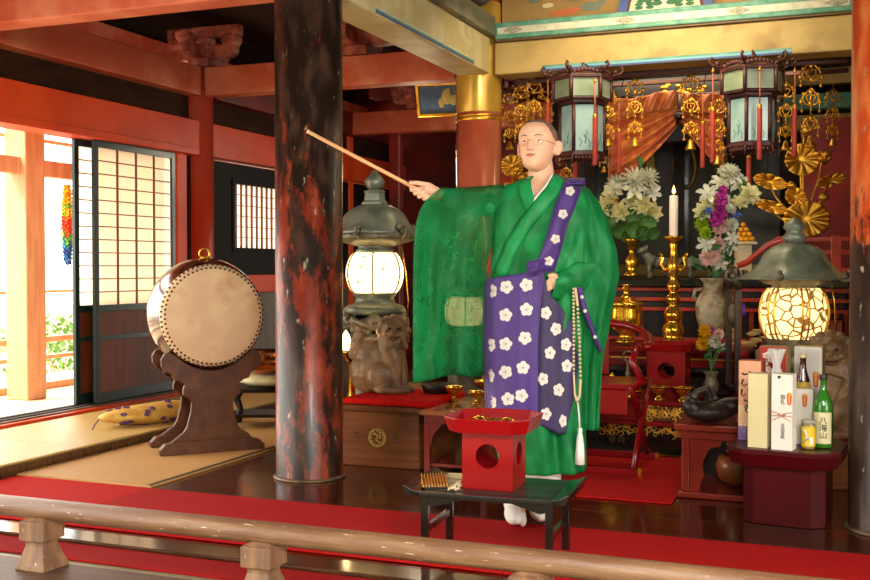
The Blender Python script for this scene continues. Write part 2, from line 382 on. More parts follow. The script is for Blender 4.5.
def beam(a, b_, w_, h, m, label, bevel=.01):
    o = MB().bar(a, b_, w_, h).build('beam', m, bevel=bevel); return tag(o, label, 'beam')
zc, hh = (ZB0+ZB1)/2, ZB1-ZB0
beam((-5.3, Y0, zc), (-2.77, Y0, zc), .17, hh, salmon, 'faded red beam at the top left running into the dark pillar')
beam((-5.03, 1.6, zc), (-5.03, Y1-.12, zc), .15, hh, salmon, 'long faded red beam above the lintel of the open veranda side')
beam((-5.03, Y1+.12, zc), (-5.03, 11.5, zc), .15, hh, deepred, 'dark red beam over the black window wall')
beam((-4.95, Y1, zc), (-2.78, Y1, zc), .17, hh, salmon, 'salmon beam from the slim red pillar to the gilded pillar')
beam((-5.0, Y2, zc), (-2.7, Y2, zc), .17, hh, salmon, 'farther salmon beam seen below the framed picture')
beam((-5.5, 1.6, 2.88), (-5.5, 11.5, 2.88), .14, .15, salmon, 'raking red beam under the roof at the upper left')
beam((-3.6, Y2+.9, 2.33), (-2.4, Y2+.9, 2.33), .1, .2, deepred, 'short dark red rail under the farther salmon beam')
beam((-3.9, Y2+.9, 1.98), (-2.4, Y2+.9, 1.98), .1, .25, vermil, 'deep red rail behind the hand holding the stick')
for i, (x, w_) in enumerate(((P(347, 150, Y=10.3).x, .12), (P(397, 150, Y=10.3).x, .12))):
    tag(MB().bb(x-w_/2, x+w_/2, Y2+.02, Y2+.02+w_, 0, 2.46).build('red_post', deepred if i else vermil, bevel=.01), ['red post behind the bronze lantern, next to the dark pillar', 'dark red post behind the bronze lantern, nearer the gilded pillar'][i], 'post')
beam((-5.0, Y2+.5, 3.0), (-2.5, Y2+.5, 3.0), .2, .18, deepred, 'dark red beam high at the back of the side aisle')
# bracket sets
def bracket(x, y, z, label, k=1.0, rz=0):
    t = thing('bracket_set', label, 'bracket', (x, y, z), rz)
    b = MB(); b.box((0, 0, .05*k), (.24*k, .24*k, .08*k)); b.box((0, 0, -.0*k+.005), (.17*k, .17*k, .03*k)); b.build('bearing_block', brackred, t, bevel=.008)
    def arm(L, z0):
        pts = [(-L, z0+.11), (-L, z0+.06)]+[(-L+.12*(1-math.cos(q)), z0+.06-.07*math.sin(q)) for q in (.4, .8, 1.2, 1.5)]
        pts = pts+[(-x_, z_) for x_, z_ in pts[::-1]]
        return [(p*k, q*k) for p, q in pts]
    MB().prism(arm(.36, .10), -.05*k, .05*k).build('bracket_arm', brackred, t, bevel=.006)
    MB().prism(arm(.36, .10), -.05*k, .05*k, M=Rz(PI/2)).build('bracket_arm', brackred, t, bevel=.006)
    for (dx, dy) in ((-.3, 0), (.3, 0), (0, -.3), (0, .3), (0, 0)):
        b = MB(); b.box((dx*k, dy*k, .265*k), (.15*k, .15*k, .06*k)); b.box((dx*k, dy*k, .22*k), (.11*k, .11*k, .035*k), taper=1.3)
        b.build('small_block', brackred, t, bevel=.005)
    MB().box((0, 0, .35*k), (.80*k, .1*k, .1*k)).build('purlin', brackred, t, bevel=.005)
    return t
bracket(-5.0, Y1, ZB1, 'carved red bracket set on top of the slim red pillar', .85)
bracket(-3.62, Y1+.05, ZB1, 'pinkish bracket set on the salmon beam right of the dark pillar', .95)
bracket(-4.25, Y2, ZB1, 'pinkish bracket set far back beside the dark pillar', .75)
bracket(-3.35, Y2, ZB1, 'pinkish bracket set left of the framed picture', .8)
# painted beam running back from the dark pillar (cream with a blue green chamfer)
cream = mat('cream_painted_beam', 'bfae78', .5, 0, 'd2c698', 4, lo=.4, hi=.6, bump=.1, col3='8a7a4c', lo3=.6, hi3=.72, scale3=3)
teal = mat('teal_paint', '4b8a74', .6, 0, '6fa08c', 12); blueP = mat('blue_paint', '33538f', .55, 0, '46548a', 12); whiteP = mat('chalk_white_paint', 'cfcfba', .6, 0, 'b9b8a0', 12)
t = thing('painted_beam', 'cream painted beam with blue green stripe running back from the dark pillar', 'beam', (-2.6, 0, 0))
MB().bb(-.12, .12, 4.98, 7.3, ZB0, ZB1+.03).build('beam_body', cream, t, bevel=.012)
b = MB()
for (o_, w_, m_) in ((0, .012, 0), (.012, .012, 1), (.024, .01, 2)):
    b.bb(.1195, .1235, 5.35, 6.95, ZB0+.012+o_, ZB0+.012+o_+w_, m_)
b.build('edge_stripe', [blueP, teal, whiteP], t)
t = thing('cap_beam', 'weathered grey green cap beam lying on the cream painted beam', 'beam', (-2.6, 0, 0))
MB().bb(-.15, .17, 4.98, 7.28, ZB1+.03, ZB1+.17).build('beam_body', mat('grey_green_paint', '5d6350', .6, 0, '7a6a55', 6, (1, .3, 1), lo=.42, hi=.6, col3='9c9478', lo3=.6, hi3=.7), t, bevel=.01)
# altar lintel with stripe, green white cap beam and painted frieze
t = thing('altar_lintel', 'wide yellow gold painted beam across the altar front', 'beam', (0, Y1, 0))
MB().bb(-2.46, -.035, -.12, .12, ZB0, ZB1).build('beam_body', goldflat, t, bevel=.012)
b = MB()
for (o_, w_, m_) in ((.026, .012, 1), (.012, .014, 2), (0, .012, 0)):
    b.bb(-2.1, -.42, -.1235, -.119, ZB0+.004+o_, ZB0+.004+o_+w_, m_)
b.build('edge_stripe', [blueP, teal, mat('sky_blue_paint', '6fa8b4', .55)], t)
t = thing('green_white_beam', 'green and white striped cap beam above the gold lintel', 'beam', (0, Y1, 0))
MB().bb(-2.44, -.05, -.17, .17, ZB1+.012, ZB1+.13).build('beam_body', teal, t, bevel=.008)
b = MB(); b.bb(-2.42, -.07, -.1745, -.17, ZB1+.045, ZB1+.092); b.build('white_stripe', whiteP, t)
b = MB()
for cx in (-2.3, -1.5, -.75, -.15):
    for dx, dz in ((-.05, 0), (.05, 0), (0, .02), (0, -.02), (0, 0), (-.025, .01), (.025, -.01), (.025, .01), (-.025, -.01)): b.ball((cx+dx, -.175, ZB1+.069+dz), (.018, .004, .009), 8, 5)
b.build('painted_rosette', mat('pinkish_grey_paint', 'b5a493', .6, 0, '8c9a80', 30), t)
MB().bb(-2.44, -.05, -.15, .15, ZB1-.0, ZB1+.012).build('under_board', mat('brown_edge', '6a5235', .6), t)
t = thing('frieze_panel', 'tan frieze board with faded painted clouds above the green white beam', 'panel', (0, Y1, 0))
b = MB().bb(-2.44, -.05, .0, .05, ZB1+.13, 3.3); random.seed(3)
def blob(bx, cx, cz, w_, h_, m_, y=-.003, seed=0):
    pts = []
    for j in range(18):
        a = 2*PI*j/18; k = 1+.45*noise.noise(Vector((math.cos(a)*1.5+seed, math.sin(a)*1.5, seed*.7)))
        pts.append((cx+w_*k*math.cos(a), cz+h_*k*math.sin(a)))
    bx.prism(pts, y, y-.003, m_)
for k, (cx, cz, w_, h_, m_) in enumerate(((-1.98, 2.89, .10, .02, 0), (-1.90, 2.90, .05, .015, 0), (-1.78, 2.92, .07, .03, 1), (-1.7, 2.97, .03, .05, 1), (-1.86, 2.98, .09, .012, 1), (-2.2, 2.99, .04, .015, 1), (-.78, 2.95, .10, .03, 0), (-.62, 2.97, .12, .03, 1), (-.5, 2.98, .05, .02, 2), (-2.1, 2.95, .04, .02, 2), (-1.6, 3.02, .05, .02, 2), (-.85, 3.0, .05, .03, 2))):
    blob(b, cx, cz, w_, h_, m_+1, -.001*k, k)
b.build('board', [mat('tan_frieze_paint', 'a5844c', .6, 0, '94733c', 5, lo=.4, hi=.7), mat('orange_fade', 'c4683a', .6), mat('grey_green_fade', '6f7d6c', .6), mat('cream_fade', 'd6c898', .6)], t)
t = thing('frog_leg_strut', 'blue edged curved strut with white ground and green leaf painting', 'strut', (P(665, 15, Y=7.4).x, Y1-.06, ZB1+.13))
def fl(w_, h_):
    pts = [(-w_, 0)]+[(-w_*(1-.62*s_), h_*(s_**.55)) for s_ in (.1, .25, .45, .7, .9, 1)]
    return pts+[(-a_, c_) for a_, c_ in pts[::-1]]
MB().prism(fl(.33, .32), -.02, .02).build('blue_edge', blueP, t)
MB().prism(fl(.265, .285), -.026, -.019).build('dark_edge', mat('dark_red_line', '5b1d1a', .6), t)
MB().prism(fl(.245, .27), -.031, -.024).build('white_ground', whiteP, t)
b = MB(); gl = mat('leaf_green_paint', '2f6b45', .6)
for cx, cz, sc in ((0, .07, 1.7), (-.135, .045, 1.3), (.135, .045, 1.3), (.0, .17, 1.5)):
    for j in range(7):
        a = PI/2+(j-3)*.62
        b.ball((cx+.03*sc*math.cos(a), -.032, cz+.03*sc*math.sin(a)), (.022*sc, .003, .010*sc), 8, 5, M=None)
b.build('painted_leaf', gl, t)
# dark carved head above the painted beams
t = thing('carved_beast_head', 'dark grey carved beast head beam end at the top centre', 'carving', (-2.52, Y1-.45, ZB1+.2))
b = MB(); b.ball((0, 0, .12), (.16, .22, .13), 16, 10); b.ball((.02, -.2, .08), (.10, .12, .075), 14, 8); b.ball((.12, -.12, .2), .04); b.ball((-.1, -.16, .2), .04)
for q in range(5): b.tube([(.1+.02*math.cos(s_*.9)*s_, -.05-.05*q+.0, .12+.03*q*.4+.02*math.sin(s_*.9)*s_) for s_ in range(6)], .014, 6)
b.build('head', mat('dark_grey_paint', '3e3b38', .4, 0, '555049', 12), t)
b = MB()
b.tube([(-.1, -.3, .06), (-.02, -.33, .03), (.08, -.3, .03), (.14, -.2, .06)], .012, 6); b.build('painted_lip', whiteP, t)
# ---------------- floor coverings ----------------
def slab(name, x0, x1, y0, y1, z0, z1, m, label, cat, group=None, bevel=.004):
    return tag(MB().bb(x0, x1, y0, y1, z0, z1).build(name, m, bevel=bevel), label, cat, group)
slab('felt_carpet', -4.0, -3.17, 3.53, 4.26, .0012, .009, carpet_m, 'short bright red felt carpet at the foot of the raised mats, left end', 'carpet')
slab('felt_carpet', -3.17, 2.7, 3.53, 4.25, .0012, .010, carpet_n, 'long red felt carpet running behind the wooden railing', 'carpet')
slab('felt_carpet', -1.45, -.78, 4.85, 6.02, .0012, .009, carpet_n, 'red felt carpet under the red folding chair, in front of the altar', 'carpet')
slab('felt_carpet', -6.4, 2.7, 3.17, 3.355, -.0195, -.012, carpet_n, 'narrow red felt strip on the lower step by the railing posts', 'carpet')
def mat_thing(x0, x1, y0, y1, z, mm, label, ex0=True, ex1=True, ey=False):
    t = thing('straw_mat', label, 'mat', ((x0+x1)/2, (y0+y1)/2, z)); w_, h_ = (x1-x0)/2, (y1-y0)/2
    MB().bb(-w_, w_, -h_, h_, 0, .012).build('woven_surface', mm, t, bevel=.002)
    if ex0: MB().bb(-w_, -w_+.025, -h_, h_, .0125, .0135).build('edging', edge_m, t)
    if ex1: MB().bb(w_-.025, w_, -h_, h_, .0125, .0135).build('edging', edge_m, t)
    return t
mat_thing(-4.02, -3.19, 4.28, 9.0, .001, tatami_n, 'flat straw mat under the big drum stand', False, True)
mat_thing(-4.93, -4.045, 3.6, Y0, .056, tatami_m, 'raised straw mat nearest the railing, left edge of the hall', False, False)
mat_thing(-4.93, -4.045, Y0+.008, 6.7, .056, tatami_m, 'raised straw mat carrying the gold patterned cushion', False, False)
mat_thing(-4.93, -4.045, 6.708, 8.6, .056, tatami_m, 'raised straw mat behind the drum', False, False)

# ---------------- railing in front ----------------
t = thing('railing', 'weathered wooden railing with rounded top rail crossing the foreground', 'railing', (-1.752, 2.93, .03))
b = MB(); b.cyl((-3.2, 0, .203), (3.6, 0, .203), .036, n=20); o = b.build('top_rail', rail_m, t)
for x in (-.89-.89, -.89, 0, .885, 1.78, 2.67):
    b = MB(); b.lathe([(.078, 0), (.074, .015), (.060, .045), (.047, .08), (.046, .1)], Rz(PI/4), 4, 0, False)
    b.v = [(p[0], p[1], p[2]) for p in b.v]
    b.lathe([(.066, .1), (.066, .165), (.050, .172), (.04, .178)], Rz(PI/4), 4, 0, False)
    b.build('railing_post', post_m, t, bevel=.003, loc=(x, .0, 0)).scale = (1.16, 1.16, 1)

# ---------------- veranda outside the left opening ----------------
t = thing('veranda_post', 'stout sunlit wooden post outside the left opening', 'post', (-6.05, P(27, 398, X=-6.05).y, .04))
MB().bb(-.105, .105, -.105, .105, 0, 2.46).build('shaft', palewood, t, bevel=.01)
t = thing('veranda_post', 'second sunlit veranda post behind the sliding paper door', 'post', (-6.05, 9.0, .04))
MB().bb(-.105, .105, -.105, .105, 0, 2.46).build('shaft', palewood, t, bevel=.01)
t = thing('veranda_balustrade', 'low pale wooden balustrade along the sunlit veranda edge', 'balustrade', (-6.4, 0, .04))
for z_, h_ in ((.46, .05), (.31, .035), (.07, .06)):
    MB().bb(-.03, .03, -1, 12, z_-.04-h_/2, z_-.04+h_/2).build('rail', palewood, t, bevel=.008)
for y_ in (4.4, 5.6, 6.15, 7.8, 9.0): MB().bb(-.035, .035, y_-.035, y_+.035, 0, .39).build('upright', palewood, t)
tag(MB().bb(-6.1, -6.0, -1, 12, 1.79, 1.92).build('outer_beam', palewood, bevel=.008), 'pale orange crossbeam outside, the paper cranes hang from it', 'beam')
tag(MB().cyl((-6.2, -1, 2.1), (-6.2, 12, 2.1), .018).build('blind_pole', palewood), 'thin pole high outside the left opening', 'pole')
tag(MB().cyl((-6.55, -1, .86), (-6.55, 12, .86), .015).build('hand_pole', palewood), 'thin pole at waist height outside the left opening', 'pole')
# garland of folded paper cranes
gp = P(67, 190, X=-6.05)
t = thing('paper_crane_garland', 'multicoloured strings of folded paper cranes hanging outside', 'garland', (gp.x, gp.y, 1.789))
random.seed(5)
cols = ['f2c62c', 'f0a020', '7cc242', 'e8483a', 'e8582f', '3aa0c8', '2f62b8', '3c4ca0']
cm = [mat('paper_'+n_, c_, .7) for n_, c_ in zip(('yellow', 'amber', 'lime', 'red', 'orange', 'sky', 'blue', 'indigo'), cols)]
MB().tube([(0, 0, 0), (0, 0, -.12)], .004, 6).build('cord', cm[0], t)
MB().tube([(.045*math.cos(a), .045*math.sin(a), -.1) for a in [2*PI*i/12 for i in range(12)]], .005, 6, closed=True).build('ring', cm[0], t)
for s_ in range(7):
    b = MB(); a = 2*PI*s_/7; n_ = 20; L = .62+.05*math.sin(s_*2.3)
    for i in range(n_):
        z_ = -.06-L*i/n_; c = (0, 0, 0, 1, 0, 2, 4, 3, 4, 2, 5, 5, 6, 7)[min(13, int(14*i/n_))] if s_ % 2 else (0, 1, 0, 2, 0, 1, 3, 4, 4, 2, 5, 6, 5, 6)[min(13, int(14*i/n_))]
        r = .018+.018*math.sin(PI*i/n_); x, y = r*math.cos(a), r*math.sin(a); q = random.random()*PI
        for k in (0, 1):
            A = T(x, y, z_) @ Rz(q+k*PI/2)
            b.add([(-.024, 0, .012), (0, -.008, -.016), (.024, 0, .012), (0, .008, -.016), (0, 0, .02)], [(0, 1, 4), (1, 2, 4), (2, 3, 4), (3, 0, 4), (0, 3, 2, 1)], c, False, A)
    b.build('crane_string', cm, t)
# greenery beyond the veranda
def bush(name, label, c, r, n, seed, cols_=('6d8f3c', '54752e')):
    random.seed(seed); t = thing(name, label, 'bush', c)
    b = MB()
    for i in range(n):
        a, e = random.random()*2*PI, random.random(); rr = r*(.55+.45*random.random())
        p = Vector((rr*math.cos(a)*math.cos(e*1.4), rr*math.sin(a)*math.cos(e*1.4), rr*math.sin(e*1.4)))
        A = T(p) @ Rz(random.random()*6) @ Rx(random.random()*3)
        s_ = .07+.05*random.random(); b.add([(0, 0, 0), (s_*.4, s_*.5, .01), (0, s_*1.3, 0), (-s_*.4, s_*.5, -.01)], [(0, 1, 2, 3)], 0, False, A)
    b.build('foliage', mat('leaf_green', cols_[0], .6, 0, cols_[1], 9, transl=.3), t)
    b = MB()
    for i in range(6): b.tube([(0, 0, -.02), (.2*math.cos(i), .2*math.sin(i), r*.4), (.4*r*math.cos(i), .4*r*math.sin(i), r*.8)], .015, 5)
    b.build('stem', palewood, t); return t
q = P(60, 300, X=-11); bush('garden_bush', 'sunlit green bush seen below the paper cranes', (q.x, q.y, -1.0), 1.35, 900, 4)
# ---------------- sliding doors ----------------
def sliding_door(name, label, x, y0, y1, z0=.104, z1=1.975, zp=.78):
    t = thing(name, label, 'door', (x, y0, z0)); W, H = y1-y0, z1-z0; fr, th = .045, .028
    MB().bb(-th/2, th/2, 0, fr, 0, H).build('stile', greenblack, t, bevel=.003)
    MB().bb(-th/2, th/2, W-fr, W, 0, H).build('stile', greenblack, t, bevel=.003)
    for a, c in ((0, .07), (H-.05, H), (zp-z0-.03, zp-z0+.02), (.44, .475)): MB().bb(-th/2+.001, th/2-.001, fr, W-fr, a, c).build('rail', greenblack, t, bevel=.002)
    MB().bb(-.006, .004, fr, W-fr, .07, zp-z0-.03).build('lower_panel', brownpanel, t)
    MB().bb(-.006, -.004, fr, W-fr, zp-z0+.02, H-.05).build('paper', paper_m, t)
    b = MB(); n_ = 4; za, zb = zp-z0+.02, H-.05
    for i in range(1, n_): b.bb(-.003, .010, fr+(W-2*fr)*i/n_-.006, fr+(W-2*fr)*i/n_+.006, za, zb)
    for i in range(1, 12): b.bb(-.003, .009, fr, W-fr, za+(zb-za)*i/12-.004, za+(zb-za)*i/12+.004)
    b.build('lattice', lattice_m, t); return t
sliding_door('sliding_paper_door', 'sliding paper lattice door with brown lower panel, nearer of the two overlapping leaves', -5.045, 6.13, 7.09)
sliding_door('sliding_paper_door', 'sliding paper lattice door mostly hidden, its edge showing behind the nearer leaf', -5.125, 6.02, 6.98)

# ---------------- big drum on its stand ----------------
dp = P(204, 452, z=.013); dr = math.radians(46)
drumwood = mat('drum_stand_wood', '603619', .45, 0, '4d2912', 4, (3, 1, 3), spec=.3)
t = thing('drum_stand', 'carved dark brown stand with scalloped side boards holding the drum', 'stand', dp+Vector((-.07, .13, 0)), dr)
half = [(.275, .0), (.27, .03), (.245, .062), (.20, .095), (.165, .12), (.145, .15), (.135, .19), (.122, .24), (.118, .29), (.14, .315), (.168, .335), (.165, .37), (.155, .392), (.185, .412), (.215, .42), (.228, .452), (.262, .468), (.285, .50), (.288, .54), (.268, .572), (.24, .583)]
cr = [(.29*math.sin(a), .795-.325*math.cos(a)) for a in (.75, .6, .4, .2, 0)]
def board(y, th):
    pts = half+cr; pts = pts+[(-x_, z_) for x_, z_ in pts[::-1] if x_ > 1e-4]
    return MB().prism(pts, y-th/2, y+th/2)
board(-.15, .035).build('front_board', drumwood, t, bevel=.006)
board(.15, .035).build('rear_board', drumwood, t, bevel=.006)
for y in (-.15, .15): MB().prism([(-.30, 0), (-.30, .03), (-.27, .06), (-.2, .075), (.2, .075), (.27, .06), (.30, .03), (.30, 0)], y-.035, y+.035).build('foot', drumwood, t, bevel=.005)
MB().bb(-.05, .05, -.13, .13, .1, .15).build('stretcher', drumwood, t); MB().bb(-.04, .04, -.13, .13, .36, .42).build('stretcher', drumwood, t)
hidem = mat('drum_hide', 'd6b088', .6, 0, 'e2c296', 3.5, lo=.42, hi=.6, bump=.05, col3='c89e72', lo3=.55, hi3=.7, scale3=5)
dshell = mat('dark_drum_shell', '3a2015', .18, 0, '4d2b1b', 3, coat=.6)
t = thing('taiko_drum', 'large barrel drum with pale hide face and black studded rim', 'drum', dp+Vector((-.08, .13, .785)), dr)
A = Rx(-PI/2)
prof = [(.278+.052*math.sin(PI*i/16), -.235+.47*i/16) for i in range(17)]
MB().lathe(prof, A, 48).build('barrel', dshell, t)
for s_ in (-1, 1):
    b = MB(); z_ = .238*s_
    pr = [(0, z_+.006*s_), (.2, z_+.006*s_), (.262, z_+.005*s_), (.279, z_-.002*s_), (.288, z_-.02*s_), (.293, z_-.045*s_)]
    b.lathe(pr if s_ > 0 else pr[::-1], A, 48)
    b.build('drum_head', hidem, t)
    b = MB()
    for j in range(64):
        a = 2*PI*(j+.5)/64; b.ball((.272*math.cos(a), z_+.003*s_, .272*math.sin(a)), .0066, 6, 4)
        b.ball((.290*math.cos(a+.05), z_-.016*s_, .290*math.sin(a+.05)), .0066, 6, 4)
    b.build('stud_ring', edge_m, t)
b = MB(); b.tube([(.03*math.cos(a), 0, .355+.03*math.sin(a)) for a in [2*PI*i/16 for i in range(16)]], .005, 6, closed=True); b.cyl((0, 0, .325), (0, 0, .338), .02); b.build('ring_handle', brass_m, t)

# ---------------- patterned bolster cushion ----------------
brocade = mat('gold_brocade', 'c4973f', .55, .1, 'd6ad55', 22)
purpf = mat('purple_thread', '5a2f66', .6)
a_, b_ = P(104, 420, z=.12), P(176, 412, z=.12); mid = (a_+b_)/2
t = thing('bolster_cushion', 'gold patterned brocade cushion lying on the raised mat beside the drum', 'cushion', (mid.x, mid.y, .0685), math.atan2(b_.y-a_.y, b_.x-a_.x))
def cush(k=0):
    def f(u, v):
        a = 2*PI*u; x = -.30+.60*v; s_ = max(0, math.sin(PI*min(.5, v*.9)))**.6 if v < .55 else 1; s_ *= (1 if v < .97 else .9)
        r = .085*s_*(1+.05*math.sin(9*v+3*u))+k; return (x, .135*s_*math.cos(a)*(1+k*6), r*math.sin(a)*.75+.064)
    return f
b = MB(); b.surf(cush(), 28, 24, cu=True); random.seed(9); f = cush(.002)
for i in range(34):
    u, v = random.random(), .15+.8*random.random()
    for j in range(5):
        du, dv = .022*math.cos(2*PI*j/5), .022*math.sin(2*PI*j/5); p = Vector(f((u+du) % 1, min(1, v+dv)))
        b.ball(p, (.010, .010, .006), 6, 4, 1)
b.build('cushion_cover', [brocade, purpf], t)
MB().tube([(-.29, 0, .06), (-.33, -.02, .03), (-.35, -.03, .004)], .004, 6).build('tassel_cord', purpf, t)

# ---------------- low table with cushion and bronze bowl (seen between drum and pillar) ----------------
q = P(262, 428, z=.013); r_ = .1
t = thing('small_stand', 'small black stand with curved legs behind the drum', 'stand', (q.x-.02, q.y+.12, .013), .35)
MB().bb(-.27, .2, -.16, .16, .235, .265).build('stand_top', blacklac, t, bevel=.006)
for sx in (-.22, .15):
    for sy in (-.12, .12):
        MB().tube([(sx, sy, .23), (sx*1.12, sy*1.15, .16), (sx*.95, sy, .08), (sx*1.05, sy*1.1, .001)], [.03, .028, .018, .02], 8).build('leg', blacklac, t)
MB().bb(-.24, .17, -.14, .14, .07, .09).build('lower_shelf', blacklac, t)
tag(MB().ball((q.x-.02, q.y+.12, .322), (.22, .17, .045), 20, 10).build('ring_cushion', mat('pale_green_silk', 'c9c398', .6, 0, 'b5ae80', 8)), 'pale green round cushion under the copper bowl', 'cushion')
b = MB(); b.lathe([(.0, 0), (.09, .003), (.17, .03), (.205, .08), (.2, .12), (.175, .14), (.188, .15), (.18, .152), (.165, .14), (.12, .03), (0, .02)], T(q.x-.02, q.y+.12, .362), 32)
tag(b.build('temple_bowl', copper_m), 'copper temple bowl on the pale green cushion behind the drum', 'bowl')
b = MB(); b.lathe([(0, 0), (.2, 0), (.24, .1), (.24, .5), (.2, .55), (0, .55)], T(q.x+.12, q.y+.75, .013), 28)
tag(b.build('storage_barrel', mat('grey_brown_barrel', '6b5646', .5, 0, '57453a', 6)), 'tall grey brown tub behind the copper bowl', 'tub')

# ---------------- statues ----------------
def remesh(o, vox, sm=4):
    m = o.modifiers.new('remesh', 'REMESH'); m.mode = 'VOXEL'; m.voxel_size = vox; m.use_smooth_shade = True
    if sm:
        s_ = o.modifiers.new('smooth', 'SMOOTH'); s_.iterations = sm; s_.factor = .5
    return o
statue_m = mat('brown_statue_wood', '94724a', .4, .05, '785a3a', 14, bump=.5, bscale=60, col3='5e472e', lo3=.5, hi3=.65, scale3=9)
def lion(label, loc, rz, k=1.0, mirror=1):
    t = thing('guardian_lion_statue', label, 'statue', loc, rz); t.scale = (k*mirror, k, k)
    b = MB(); B = b.ball
    B((-.075, 0, .11), (.10, .085, .115)); B((-.01, -.06, .09), (.078, .045, .085)); B((.03, -.085, .022), (.075, .03, .024)); B((-.01, .06, .09), (.078, .045, .085))
    B((-.04, 0, .18), (.11, .075, .11)); B((.04, -.005, .22), (.078, .078, .13)); B((.055, -.03, .19), (.06, .06, .1))
    for y, dx in ((-.055, 0), (.035, .03)):
        b.tube([(.045+dx, y, .24), (.075+dx, y-.01, .14), (.085+dx, y-.012, .03)], [.045, .033, .026], 10); B((.10+dx, y-.02, .02), (.042, .03, .022))
        for j in (-1, 0, 1): B((.135+dx, y-.02+j*.016, .014), (.014, .009, .013), 8, 6)
    HM = T(.06, -.03, .335) @ Matrix.Scale(.86, 4) @ T(-.06, .03, -.34)
    b.M = HM; B((.06, -.03, .34), (.073, .068, .068)); B((.065, -.095, .318), (.047, .035, .028)); B((.065, -.09, .296), (.04, .03, .014)); B((.065, -.125, .335), (.018, .014, .013))
    for s_ in (-1, 1):
        B((.065+s_*.03, -.082, .365), (.024, .018, .013)); B((.065+s_*.045, -.09, .325), (.02, .02, .02)); B((.065+s_*.072, -.02, .385), (.016, .022, .026))
    for i in range(9):
        a = -.5+i*(PI+1)/8; B((.062+.083*math.cos(a), -.01, .335+.075*math.sin(a)), .025, 8, 6); B((.062+.085*math.cos(a), .03, .33+.08*math.sin(a)), .028, 8, 6)
        B((.062+.075*math.cos(-a*.6-.6), -.045, .27+.03*math.sin(a*3)), .022, 8, 6)
    b.M = Matrix()
    for x, z_, r in ((-.12, .2, .035), (-.135, .25, .04), (-.125, .3, .03), (-.12, .335, .018), (-.155, .21, .028), (-.10, .25, .03)): B((x, .02, z_), (r, r*.8, r*1.25), 10, 7)
    o = b.build('body', statue_m, t); remesh(o, .0045, 2)
    for s_ in (-1, 1): MB().ball((.065+s_*.028, -.098, .352), (.010, .007, .007), 8, 6, M=HM).build('eye', edge_m, t)
    b = MB(); b.M = HM; b.tube([(.032, -.122, .305), (.05, -.13, .301), (.065, -.131, .303), (.08, -.13, .301), (.098, -.122, .305)], .0028, 6).build('mouth_line', edge_m, t)
    return t
cz = .327; cp0 = P(343, 465, Y=5.17)
# chest
t = thing('offering_chest', 'brown wooden chest with a round gold crest beside the dark pillar', 'chest', (-2.56, 5.2, 0))
W = P(419, 468, Y=5.2).x+2.56
MB().bb(-.06, W, 0, .56, .03, .315).build('chest_body', chestwood, t, bevel=.006)
MB().bb(-.07, W+.012, -.015, .57, .295, .327).build('chest_lid', chestwood, t, bevel=.006)
MB().bb(-.07, W+.012, -.015, .57, 0, .04).build('chest_base', chestwood, t, bevel=.006)
cxx = P(377, 436, Y=5.19).x+2.56; gk = mat('aged_gilt_crest', 'b08a45', .4, .4)
b = MB(); b.tube([(cxx+.046*math.cos(a), -.006, .155+.046*math.sin(a)) for a in [2*PI*i/28 for i in range(28)]], .006, 6, closed=True)
for j in range(12): b.ball((cxx+.035*math.cos(j*PI/6), -.006, .155+.035*math.sin(j*PI/6)), .006, 6, 4)
b.tube([(cxx-.02, -.006, .18), (cxx+.005, -.006, .165), (cxx-.012, -.006, .145), (cxx+.015, -.006, .13)], .005, 6); b.tube([(cxx+.012, -.006, .185), (cxx+.02, -.006, .16), (cxx+.005, -.006, .15)], .004, 6)
b.build('crest', gk, t)
text_mesh('人', .055, T(cxx-.125, -.003, .16) @ FACE_FRONT, t, mat('dark_green_ink', '1c2a22', .6), 'written_character', bold=.0012)
text_mesh('主', .055, T(cxx+.105, -.0045, .155) @ FACE_FRONT, t, bpy.data.materials['dark_green_ink'], 'written_character')
b = MB(); b.bb(-2.62, -2.10, 5.2, 5.76, .328, .362); redcloth = mat('scarlet_cloth', 'd0160f', .9, 0, 'b8100b', 40, spec=.1)
tag(b.build('red_cloth_pad', redcloth, bevel=.014), 'scarlet cloth pad on top of the crested chest', 'cloth')
lp = P(384, 402, Y=5.45)
lion('brown wooden guardian lion statue sitting on the scarlet pad', (lp.x-.035, 5.5, .363), math.radians(24), 1.06)

# ---------------- bronze lanterns ----------------
def glow_paper(name, vs, edge, em):
    m = bpy.data.materials.new(name); m.use_nodes = True; N = m.node_tree.nodes; L = m.node_tree.links; b = N['Principled BSDF']
    tc = N.new('ShaderNodeTexCoord'); vo = N.new('ShaderNodeTexVoronoi'); vo.feature = 'DISTANCE_TO_EDGE'; vo.inputs['Scale'].default_value = vs
    L.new(tc.outputs['Object'], vo.inputs['Vector']); mr = N.new('ShaderNodeMapRange'); mr.inputs[1].default_value = edge; mr.inputs[2].default_value = edge*2.2
    L.new(vo.outputs['Distance'], mr.inputs[0]); mx = N.new('ShaderNodeMix'); mx.data_type = 'RGBA'; mx.inputs[6].default_value = lin('a8742c'); mx.inputs[7].default_value = lin('ffdf98')
    L.new(mr.outputs[0], mx.inputs[0]); L.new(mx.outputs[2], b.inputs['Base Color']); L.new(mx.outputs[2], b.inputs['Emission Color'])
    m2 = N.new('ShaderNodeMapRange'); m2.inputs[3].default_value = .25; m2.inputs[4].default_value = em; L.new(mr.outputs[0], m2.inputs[0]); L.new(m2.outputs[0], b.inputs['Emission Strength'])
    return m
glow_l = glow_paper('speckled_lit_paper', 36, .022, 4.2); glow_r = glow_paper('floral_lit_paper', 17, .04, 1.4)
lb = P(375, 430, d=6.75)
t = thing('bronze_lantern', 'tall bronze lantern with bell roof and lit globe, behind the lion statue', 'lantern', (lb.x, lb.y, 0), YAW)
def zl(v): return 1.08+(266-v)*.00634
